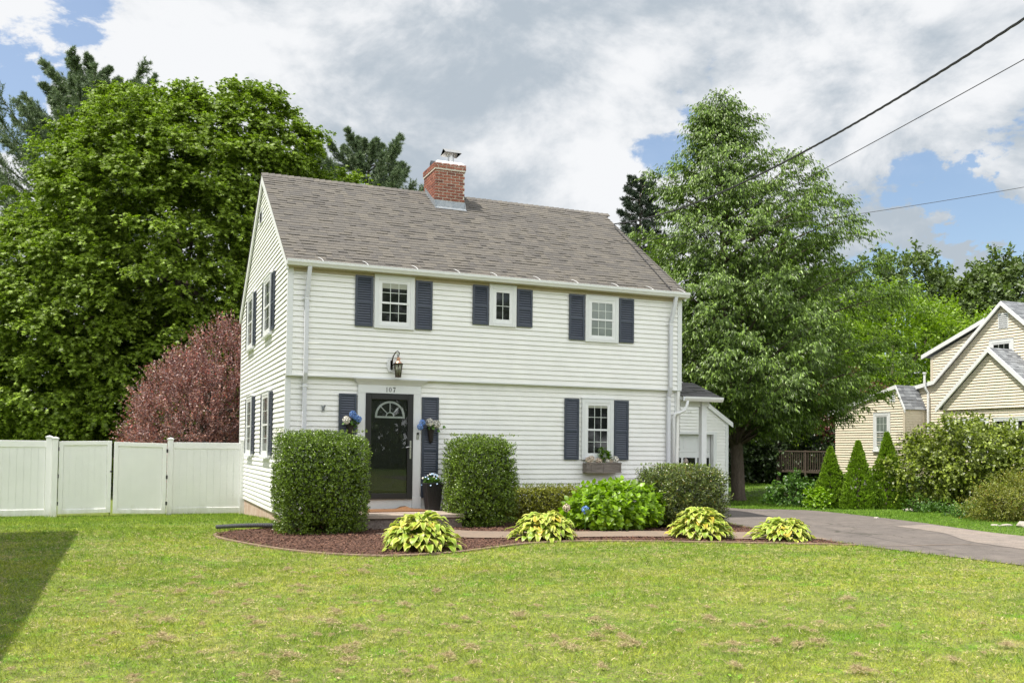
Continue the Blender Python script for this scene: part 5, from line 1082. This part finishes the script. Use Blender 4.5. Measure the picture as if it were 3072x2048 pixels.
# hydrangea shrub
hy = thing('hydrangea_shrub', 'big bright green hydrangea shrub under the window box', 'shrub', (5.85, -2.1, -.5))
HP, HO = shell_centres([(5.95, -2.05, -.14, .86, .75, .58), (5.65, -2.2, -.2, .80, .7, .46), (6.25, -2.0, -.16, .75, .7, .54)], 560, depth=(.72, 1.0), zmin=-.42, bump=.08)
bs = []; az = []; 
Pn = []; Tn = []; Nn = []
for p, o in zip(HP, HO):
    k = 9; ax = unit((o * .8 + np.array([0, 0, .7]))[None])[0]; t1 = unit(np.cross(ax, [0.3, .2, 1.0])[None])[0]; t2 = np.cross(ax, t1); an = np.arange(k) * 1.57 + (np.arange(k) // 4) * .78 + random.uniform(0, 6); el = np.where(np.arange(k) < 4, .15, np.where(np.arange(k) < 8, .7, 1.6))
    td = (np.cos(an)[:, None] * t1 + np.sin(an)[:, None] * t2) + ax * el[:, None] + rng.normal(0, .12, (k, 3)); Pn.append(p - ax * (.09 - .02 * np.arange(k))[:, None]); Tn.append(td); Nn.append(np.tile(ax, (k, 1)) + (-td) * .1)
Pn = np.concatenate(Pn); leaves('foliage', Pn, np.concatenate(Tn), np.concatenate(Nn), rng.uniform(.075, .135, len(Pn)), T_BROAD, M['hydrangea'], hy)
mb = MB()
for p in HP[::4]: mb.tube([(5.85 + random.uniform(-.25, .25), -2.05 + random.uniform(-.2, .2), -.52), tuple(p * .97 + np.array([5.85, -2.05, -.1]) * .03)], [.008, .004], 4)
mb.build('stems', M['twig'], hy)
for (x, y, z, k, nm_) in ((4.72, -2.45, -.05, 'pet_peach', 'faded'), (5.02, -2.62, -.08, 'pet_blue', 'blue')):
    r_o = thing('hydrangea_bloom', f'{nm_} hydrangea bloom on a stem left of the big green shrub', 'flower', (x, y, -.5)); flower_head((x, y, z), .07, 120, M[k], r_o); MB().tube([(x, y, -.52), (x, y, z)], .006, 5).build('stem', M['weed'], r_o)
def wire2(name, label, A, B, sag, r, tmax, twist=0):
    A = Vector(A); B = Vector(B); mb = MB(); n = 500 if twist else 60; L = (B - A).length
    def P(t): return A.lerp(B, t) - Vector((0, 0, 4 * sag * t * (1 - t)))
    if twist:
        for ph in (0, 2 * PI / 3, 4 * PI / 3):
            mb.tube([P(tmax * i / n) + Vector((0, math.cos(a), math.sin(a))) * r * 1.05 for i in range(n + 1) for a in (tmax * i / n * L * twist + ph,)], r, 5)
    else: mb.tube([P(tmax * i / n) for i in range(n + 1)], r, 6)
    return tag(mb.build(name, M['cable'], smooth=True), label, 'cable')
wire2('service_cable', 'thick twisted black cable from the roof edge to the upper right', (8.80, 3.32, 6.89), (5.22, -11.53, 5.24), .4, .0085, 1.15, 11)
wire2('phone_cable', 'thinner smooth black cable below the twisted one', (13.53, 8, 7.61), (14.04, -4.46, 9.1), .05, .010, 1.5)
wire2('thin_wire', 'thinnest lowest wire crossing the sky at the right behind the tree top', (8.80, 2.35, 6.26), (13.22, -5.11, 6.2), .1, .0055, 1.6)
mb = MB(); mb.tube([(8.80, 3.32, 6.89), (8.66, 3.0, 6.70), (8.60, 2.0, 6.03), (8.50, 1.0, 5.35), (8.42, .2, 4.815), (8.37, -.14, 4.60)], .012, 6); mb.build('roof_cable', M['cable'], house)

# arborvitae
def arbor(label, x, y, R, H, top=None):
    z = g1(x, y); root = thing('arborvitae', label, 'arborvitae', (x, y, z), 'arborvitae in a row beyond the drive')
    n = 2300; t = rng.random(n) ** 1.25; a = rng.uniform(0, 2 * PI, n); ph = rng.uniform(0, 6, 3)
    prof = np.where(t < .15, .85 + 1.0 * t, 1.0 * (1 - (t - .15) / .85) ** .92 + .03); rr = R * prof * (1 + .09 * np.sin(a * 3 + t * 9 + ph[0]) + .06 * np.sin(a * 7 + t * 17 + ph[1]) + rng.normal(0, .08, n)) * rng.uniform(.78, 1, n)
    P0 = np.stack([x + rr * np.cos(a), y + rr * np.sin(a), z + .02 + H * t], 1); out = np.stack([np.cos(a), np.sin(a), np.full(n, .1)], 1)
    k = 12; P = np.repeat(P0, k, 0); o = np.repeat(out, k, 0); N = len(P); d = unit(o * .55 + np.array([0, 0, .9]) + rdir(N) * .55)
    leaves('foliage', P + rdir(N) * .02, d, rdir(N) + o * .4, rng.uniform(.035, .075, N), T_NARROW, M['arbor'], root, wscale=rng.uniform(.05, .09, N))
    MB().tube([(x, y, z - .05), (x, y, z + H * .9)], [.04, .01], 6).build('trunk', M['bark'], root)
    return root
arbor('leftmost cone shaped arborvitae with a split top, left of the cream house wall', 15.30, 2.65, .45, 1.66)
arbor('middle cone shaped arborvitae standing between its two neighbours', 15.55, 1.86, .47, 1.80)
arbor('tallest narrowest arborvitae, partly hidden by the big broad shrub', 16.45, 1.75, .50, 2.04)

def shrub(name, label, base, ells, nc, mleaf, size, tmpl=T_BROAD, stems=14, cat='shrub', nlf=7, ntw=6, ltw=.35, group=None, **sp):
    root = thing(name, label, cat, base, group)
    P, O = shell_centres(ells, nc, depth=(.45, 1.0), zmin=base[2] + .04, bump=.12)
    lp, lt, ln, _ = sprays(P, O, ntw, ltw, nlf, **sp); ok = lp[:, 2] > base[2] + .01
    leaves('foliage', lp[ok], lt[ok], ln[ok], size * rng.uniform(.6, 1.2, ok.sum()), tmpl, mleaf, root)
    mb = MB(); limbs(mb, Vector(base) - Vector((0, 0, .05)), [Vector(P[i]) for i in rng.choice(len(P), stems)], .05 if stems > 10 and nc > 200 else .015, bend=.15)
    mb.build('stems', M['bark'], root, smooth=True); return root
shrub('viburnum_shrub', 'big broad leafy shrub with yellow green leaves in front of the cream house', (18.35, .8, -.5), [(18.2, .6, 1.0, 1.5, 1.4, .92), (17.3, 1.15, .55, 1.05, 1.0, .80), (19.1, .0, .95, 1.2, 1.1, .85), (18.6, -.3, .55, 1.1, .9, .6)], 560, M['viburnum'], .085, ntw=7, ltw=.42, nlf=8, stems=24, up=.2, droop=.3, flat=.5)
shrub('spirea_shrub', 'twiggy olive shrub with rusty tints at the right edge', (15.95, -2.75, -.5), [(16.05, -2.7, .0, .85, .75, .60), (15.6, -2.35, -.2, .6, .6, .40), (16.6, -3.1, .1, .7, .7, .6)], 520, M['spirea'], .035, tmpl=T_OVAL, ntw=8, ltw=.26, nlf=14, stems=16, up=.5, droop=.15, spread=.9)
shrub('low_shrub', 'small bright leafy plant at the foot of the leftmost arborvitae', (14.65, 2.45, -.5), [(14.65, 2.45, -.28, .30, .28, .26)], 70, M['hydrangea'], .07, ntw=5, ltw=.14, nlf=6, stems=6)
shrub('low_shrub', 'loose leafy perennial behind the leftmost arborvitae in the shade', (16.2, 5.2, -.55), [(16.0, 5.2, -.25, .8, .7, .55), (17.2, 5.0, -.2, .8, .6, .5)], 130, M['weed'], .10, ntw=5, ltw=.25, nlf=7, stems=8)
shrub('ground_cover', 'dark ivy like plants between the drive side grass and the big shrub', (16.6, .0, -.5), [(16.4, .2, -.48, .7, .6, .14), (16.9, -.7, -.48, .8, .6, .16), (15.9, -1.3, -.46, .6, .5, .18)], 190, M['weed'], .055, ntw=5, ltw=.14, nlf=6, stems=4, up=.6, cat='plants')
bpy.data.objects['ground_cover']['kind'] = 'stuff'
lg = MB(); lg.tube([(17.1, 1.75, -.40), (17.6, 1.45, -.39), (18.1, 1.15, -.42)], [.12, .13, .10], 9); tag(lg.build('log', M['rotwood'], smooth=True), 'short brown rotten log lying under the big broad shrub', 'log')
def rock(label, x, y, r, sq=.5):
    bm = bmesh.new(); bmesh.ops.create_icosphere(bm, subdivisions=2, radius=r)
    for v in bm.verts: k = 1 + random.uniform(-.18, .18); v.co = Vector((v.co.x * k * 1.25, v.co.y * k, v.co.z * k * sq))
    me = bpy.data.meshes.new('rock'); bm.to_mesh(me); bm.free(); me.transform(Matrix.Rotation(random.uniform(0, 3), 4, 'Z')); o = link('rock', me, M['rock']); o.location = (x, y, g1(x, y) + r * sq * .45); tag(o, label, 'rock', 'pale rocks along the far grass edge')
rock('pale flat rock on the grass left of the rotten log', 16.15, .64, .15, .4); rock('flat pale rock left of a browner one under the olive shrub', 14.29, -3.52, .08, .35); rock('brownish flat rock right of a pale one under the olive shrub', 14.50, -3.62, .09, .35); rock('white upright rock at the right edge of the photo', 14.55, -3.98, .11, .8); rock('tiny tan stone in the far grass by the drive', 13.3, -1.15, .06, .5)

# clumps of raked up dead grass: one of each kind, then copies
protos = []
for k in range(6):
    n = 200; a = rng.uniform(0, 2 * PI, n); r = rng.random(n) ** .8 * .085 * (1 + .5 * np.sin(a * 2 + k) + .3 * np.sin(a * 3 + 2 * k)); P = np.stack([r * np.cos(a) * (1.1 + .2 * k), r * np.sin(a), .006 + rng.random(n) * .028 * (1 - r / .1)], 1); b = rng.uniform(0, 2 * PI, n)
    protos.append(leaves('thatch_clump', P, np.stack([np.cos(b), np.sin(b), rng.normal(.05, .35, n)], 1), rdir(n) + np.array([0, 0, .6]), rng.uniform(.03, .075, n), T_BLADE, M['thatch'], wscale=.006))
spots = []; used = 0
cent = [(1500, 900), (400, 900), (520, 850), (600, 780), (330, 760), (780, 900), (900, 820), (1000, 700)]
def gpt(px, py):
    u = (px * 1.306122 - 1536) / 2781.9; v = -(py * 1.306122 - 1255.3) / 2781.9; d = f_ + r_ * u + u_ * v; t = (-.5 - CAM.z) / d.z; return CAM + d * t
ov = []
R2 = random.Random(5)
for _ in range(80): ov.append((R2.gauss(430, 190), R2.gauss(1390, 75)))
for _ in range(80): ov.append((R2.gauss(1050, 330), R2.gauss(1480, 62)))
for _ in range(60): ov.append((R2.gauss(1650, 420), R2.gauss(1470, 70)))
for _ in range(24): ov.append((R2.gauss(780, 150), R2.gauss(1310, 14)))
for (px, py) in ov:
    if py < 1290 or py > 1590 or px < -20 or px > 2370: continue
    p = gpt(px, py)
    if blocked(np.array([[p.x, p.y]]))[0]: continue
    o = protos[used] if used < 6 else protos[used % 6].copy()
    if used >= 6: C.objects.link(o)
    o.location = (p.x, p.y, -.5 + .028); o.rotation_euler = (0, 0, R2.uniform(0, 6.28)); s = R2.choice((.2, .26, .32, .4, .5, .7)); o.scale = (s, s, s * 1.5)
    tag(o, 'small clump of dry brown dead grass lying on the lawn', 'dead grass', 'clumps of dead grass on the lawn'); used += 1
def fallen(label, px, py, col, s=.07):
    p = gpt(px, py); m_ = mat('fallen_leaf', col, .7); P = np.array([[0, 0, .0]]); o = leaves('fallen_leaf', P, [[1, .2, .35]], [[0, .3, 1]], [s], T_MAPLE, m_); o.location = (p.x, p.y, -.5 + .03); tag(o, label, 'leaf')
fallen('dark red fallen leaf on the lawn near the left shadow', 168, 1458, (.22, .03, .02)); fallen('orange fallen leaf on the lawn in the lower left', 298, 1504, (.5, .16, .05)); fallen('small pale leaf in the lawn shadow at the left', 28, 1428, (.5, .2, .12), .05); fallen('white scrap of paper on the lawn beside the shadow', 131, 1357, (.7, .68, .6), .10)

# ================================================================== TREES
# big maple
broad_tree('maple_tree', 'huge dense round green maple behind the fence and house', 'tree', (-3.6, 18.8, -.75),
    [(-1.2, 18.8, 7.4, 5.1, 5.2, 6.5), (-2.7, 18.4, 10.4, 2.5, 2.8, 3.1), (.6, 17.9, 10.6, 2.9, 2.9, 3.4), (4.5, 17.5, 7.2, 3.1, 2.8, 3.9), (-4.8, 18.0, 4.8, 3.2, 3.3, 4.2), (-7.6, 19.5, 2.8, 2.6, 2.6, 3.3), (-1.8, 17.0, 3.7, 4.0, 2.3, 3.9), (2.6, 18.0, 3.4, 3.4, 2.2, 3.8)],
    3200, M['maple'], T_STAR, .13, ntw=14, ltw=.70, nlf=9, trunk_r=.32, trunk_top=3.2, zmin=-.4, inner=.45, up=.32, droop=.40, spread=.9, ldroop=.25, lspread=.6, flat=1.1, st0=.2, zs=.6, bump=.12, depth=(.88, 1.03))
# purple plum: many upright shoots
broad_tree('purple_plum', 'bushy purple leaved plum behind the fence at the house corner', 'tree', (-.6, 10.7, -.75),
    [(-.65, 10.7, 1.5, 2.2, 1.8, 2.0), (.2, 10.9, 2.35, 1.8, 1.6, 2.0), (-1.3, 10.4, 1.2, 1.45, 1.3, 1.45), (.5, 10.6, 1.1, 1.6, 1.4, 1.6)],
    900, M['plum'], T_OVAL, .062, ntw=6, ltw=.62, nlf=17, trunk_r=.10, trunk_top=.6, zmin=.1, inner=.35, up=.75, droop=.02, spread=.42, ldroop=-.1, lspread=.8, flat=.3, st0=.2, bump=.14, nl=60)
# cherry on the right
def bough_tree(name, label, base, top, prof, nb, mleaf, tmpl, size, rise=.55, skew=(0, 0), step=.36, ntw=8, ltw=.6, nlf=12, lat=.30, trunk_r=.24, **sp):
    root = thing(name, label, 'tree', base); mb = MB(); b = Vector(base); t = Vector(top)
    mb.tube([b + Vector((0, 0, -.1)), b + Vector((0, 0, .2)), b.lerp(t, .15) + Vector((.08, 0, 0)), b.lerp(t, .4), b.lerp(t, .7), t], [trunk_r * 1.5, trunk_r * 1.08, trunk_r * .9, trunk_r * .65, trunk_r * .35, .02], 10)
    cs, os_ = [], []
    for i in range(nb):
        q = (i + random.random()) / nb; zt = prof[0][0] + (prof[-1][0] - prof[0][0]) * q ** 1.05; Rr = np.interp(zt, [p[0] for p in prof], [p[1] for p in prof]) * random.uniform(.52, 1.18)
        a = i * 2.39996 + random.uniform(-.3, .3); dx, dy = math.cos(a) * Rr + skew[0] * Rr * .25, math.sin(a) * Rr + skew[1] * Rr * .25
        z0 = max(base[2] + 1.9, zt - rise * Rr * random.uniform(.7, 1.2)); f = (z0 - base[2]) / (top[2] - base[2]); p0 = b.lerp(t, min(.98, f)); p2 = Vector((p0.x + dx, p0.y + dy, zt)); p1 = p0.lerp(p2, .5) + Vector((0, 0, .16 * Rr))
        L = max((p2 - p0).length, .5); n = max(3, int(L / step)); pts = [p0.lerp(p1, s_).lerp(p1.lerp(p2, s_), s_) for s_ in np.linspace(0, 1, 7)]; r0 = trunk_r * .08 + .008 * L; mb.tube(pts, [r0 * k for k in (1, .8, .65, .5, .38, .25, .1)], 5)
        for k in range(n + 1):
            s_ = .28 + .72 * (k / n); p = p0.lerp(p1, s_).lerp(p1.lerp(p2, s_), s_); o = Vector((dx, dy, .35 * L)).normalized(); w = lat * L * .45 * math.sin(PI * min(1, s_ * .95)) 
            for rep in range(2):
                cs.append(np.array(p) + rng.normal(0, 1, 3) * np.array([w, w, w * .35])); os_.append(np.array(o))
    mb.build('trunk', M['bark'], root, smooth=True); cs = np.array(cs); os_ = unit(np.array(os_)); print('bough centres', len(cs))
    lp, lt, ln, _ = sprays(cs, os_, ntw, ltw, nlf, **sp); leaves('crown', lp, lt, ln, size * rng.uniform(.6, 1.15, len(lp)), tmpl, mleaf, root); return root
bough_tree('cherry_tree', 'tall pointed cherry tree with layered drooping leaves right of the white house', (17.2, 9.5, -.74), (15.95, 9.2, 12.6),
    [(1.9, 3.0), (2.6, 4.4), (4.5, 4.6), (7.0, 4.3), (8.6, 3.8), (10.2, 2.8), (11.7, 1.25), (13.2, .35)], 165, M['cherry'], T_NARROW, .15, rise=.5, skew=(.65, -.1), ntw=7, ltw=.72, nlf=11, up=.34, droop=.34, spread=.85, ldroop=.80, lspread=.45, flat=.55, st0=.15, zs=.7)
# spruce behind
def conifer(name, label, x, y, z0, H, R, nb, m_, kind='spruce', tk=.15, lean=0, tuft=26, start=.1, cat='tree', top_r=.12):
    root = thing(name, label, cat, (x, y, z0)); mb = MB(); mb.tube([(x, y, z0 - .1), (x + lean * .4, y, z0 + H * .5), (x + lean, y, z0 + H * .98)], [tk * 1.3, tk * .8, tk * .15], 8)
    Ps, Ts = [], []
    for i in range(nb):
        t = start + (1 - start) * (i + random.random()) / nb; a = i * 2.4 + random.uniform(-.3, .3); h = z0 + H * t
        L = R * ((1 - t) ** .8 * (1 - top_r) + top_r) * random.uniform(.65, 1.15) if kind == 'spruce' else R * (math.sin(PI * min(1, .18 + t * .80)) ** .7) * random.uniform(.45, 1.2)
        up = (-.15 if kind == 'spruce' else .12) + .35 * t; pts = []; p0 = np.array([x + lean * t, y, h])
        for s in np.linspace(0, 1, 7): pts.append(p0 + np.array([math.cos(a) * L * s, math.sin(a) * L * s, L * (up * s + (.12 if kind == 'spruce' else .28) * s * s)]))
        mb.tube([tuple(q) for q in pts], [tk * .22, tk * .18, tk * .15, tk * .12, tk * .09, tk * .06, tk * .03], 4)
        pts = np.array(pts); n = tuft; s = np.sqrt(rng.uniform(.06, 1, n)); idx = np.minimum((s * 6).astype(int), 5); fr = s * 6 - idx; P = pts[idx] * (1 - fr[:, None]) + pts[idx + 1] * fr[:, None]
        dr = unit(np.tile([math.cos(a), math.sin(a), up], (n, 1)) + rdir(n) * (.8 if kind == 'spruce' else 1.0) + np.array([0, 0, -.1 if kind == 'spruce' else .25])); L2 = L * .26 * (1.15 - s) + .12
        Ps.append(P); Ts.append(dr * L2[:, None])
    P = np.concatenate(Ps); T = np.concatenate(Ts); k = 5 if kind == 'spruce' else 6; A = np.concatenate([P + T * q for q in np.linspace(.1, 1, k)]); B = np.concatenate([T] * k); m2 = 7 if kind == 'spruce' else 10
    A = np.repeat(A, m2, 0); B = unit(np.repeat(B, m2, 0)); N = len(A); ls = .10 if kind == 'spruce' else .16
    d = unit(B * .75 + rdir(N) * .8 + np.array([0, 0, .1])); leaves('crown', A + rdir(N) * .03, d, rdir(N), ls * rng.uniform(.7, 1.2, N), T_NEEDLE, m_, root, wscale=(.20 if kind == 'spruce' else .13) * ls / .10 * rng.uniform(.7, 1.3, N))
    mb.build('trunk', M['bark'], root, smooth=True); return root
conifer('spruce_tree', 'dark pointed spruce behind the cherry tree, left side showing', 17.5, 17.0, -.5, 13.2, 3.3, 230, M['spruce'])
conifer('pine_tree', 'tall feathery pine behind the maple at the left edge', -6.0, 30.4, -.6, 19.0, 6.2, 150, M['pine'], kind='pine', tk=.3, lean=1.2, start=.22, tuft=60)
conifer('pine_tree', 'dark pine showing above the roof between the maple and the chimney', 8.0, 27.6, -.6, 16.6, 4.6, 120, M['pine'], kind='pine', tk=.26, start=.3, tuft=60)
conifer('pine_tree', 'lighter green pine top just right of the maple above the roof', 5.0, 27.5, -.6, 16.0, 2.6, 80, M['pine'], kind='pine', tk=.22, start=.35, tuft=50)
# right background
def far_tree(label, base, ells, nc, mleaf, size=.28, name='broadleaf_tree', ltw=.9, zmin=-.3, **k):
    a = dict(ntw=6, nlf=7, trunk_r=.2, inner=.15, up=.4, droop=.2, spread=.8, flat=.6, bump=.14, nl=8); a.update(k); return broad_tree(name, label, 'tree', base, ells, nc, mleaf, T_DIAM, size, ltw=ltw, zmin=zmin, group=None, **a)
far_tree('bright yellow green tree between the cherry and the cream house', (33.8, 18.6, -.5), [(33.6, 18.9, 4.6, 4.4, 3.6, 4.9), (31.0, 19.5, 3.2, 3.0, 3.0, 3.6), (36.4, 17.8, 4.2, 3.2, 3.0, 4.2)], 1000, M['bright'], .20, up=.7, inner=.4)
far_tree('small dark red leaved tree at the right foot of the cherry', (26.6, 14.9, -.5), [(26.4, 14.4, 3.1, 1.3, 1.2, 1.4), (27.4, 14.0, 2.6, 1.1, 1.1, 1.2)], 110, M['red_leaf'], .12, name='red_leaved_tree', ltw=.5, zmin=1.0, trunk_top=1.8)
far_tree('dark green tree peak above the right end of the bright tree', (47.5, 31.5, -.5), [(47.4, 31.6, 8.4, 4.6, 4, 6.4), (44.0, 33.0, 7.2, 3.9, 3.5, 6.0), (50.5, 31.0, 7.4, 3.4, 3.4, 5.6)], 1300, M['far'], .32)
far_tree('dark green tree directly behind the bright tree', (41.5, 34.5, -.5), [(41.2, 34.8, 7.2, 4.9, 4, 6.6), (37.0, 36.0, 6.6, 4.2, 3.6, 6.2)], 1200, M['far'], .32)
far_tree('rounded dark green tree behind the gable of the cream house', (52.5, 26.5, -.5), [(52.3, 26.7, 8.0, 5.0, 4, 6.2)], 1100, M['far'], .32)
far_tree('dark green tree at the right edge behind the grey roof', (60.0, 24.5, -.5), [(60, 24.3, 6.2, 4.8, 4, 4.6), (57, 25.5, 7.0, 3.0, 3.0, 4.4)], 1000, M['far'], .32)
# dark thicket at the back of the side lawn
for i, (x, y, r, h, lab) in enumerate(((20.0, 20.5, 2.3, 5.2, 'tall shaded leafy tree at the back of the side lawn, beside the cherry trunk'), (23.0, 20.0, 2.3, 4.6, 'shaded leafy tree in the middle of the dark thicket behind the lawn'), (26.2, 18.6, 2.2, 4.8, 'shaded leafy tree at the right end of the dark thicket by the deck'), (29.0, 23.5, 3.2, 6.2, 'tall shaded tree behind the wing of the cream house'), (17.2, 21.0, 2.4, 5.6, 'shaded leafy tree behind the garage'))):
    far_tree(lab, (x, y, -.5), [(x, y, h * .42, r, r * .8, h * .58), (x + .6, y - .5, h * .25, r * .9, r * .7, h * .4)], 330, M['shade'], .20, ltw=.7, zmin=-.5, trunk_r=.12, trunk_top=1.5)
# a row of small trees behind the fence, to close the gap below the maple
for x, y, r, h, lab in ((-9.2, 24.5, 2.8, 6.0, 'dark leafy tree behind the maple at the far left'), (4.6, 23.5, 3.0, 7.0, 'dark leafy tree behind the maple hidden by the house')):
    far_tree(lab, (x, y, -.7), [(x, y, h * .42, r, r * .8, h * .58)], 160, M['shade'], .22, ltw=.8, zmin=-.6)

# trees across the street behind the camera: what the window glass reflects
for x, y, r, h, lab in ((-6, -50, 5.5, 12, 'street tree behind the camera opposite the left side of the house'), (5, -54, 6, 13, 'street tree behind the camera opposite the front door'), (16, -50, 6, 13, 'street tree behind the camera opposite the middle of the house'), (28, -53, 6.5, 14, 'street tree behind the camera opposite the right side of the house'), (40, -49, 6, 12, 'street tree behind the camera opposite the driveway'), (-16, -52, 5.5, 12, 'street tree behind the camera farthest to the left')):
    far_tree(lab, (x, y, -.5), [(x, y, h * .45, r, r * .8, h * .55)], 420, M['far'], .5, ltw=1.4, zmin=-.5, name='street_tree')
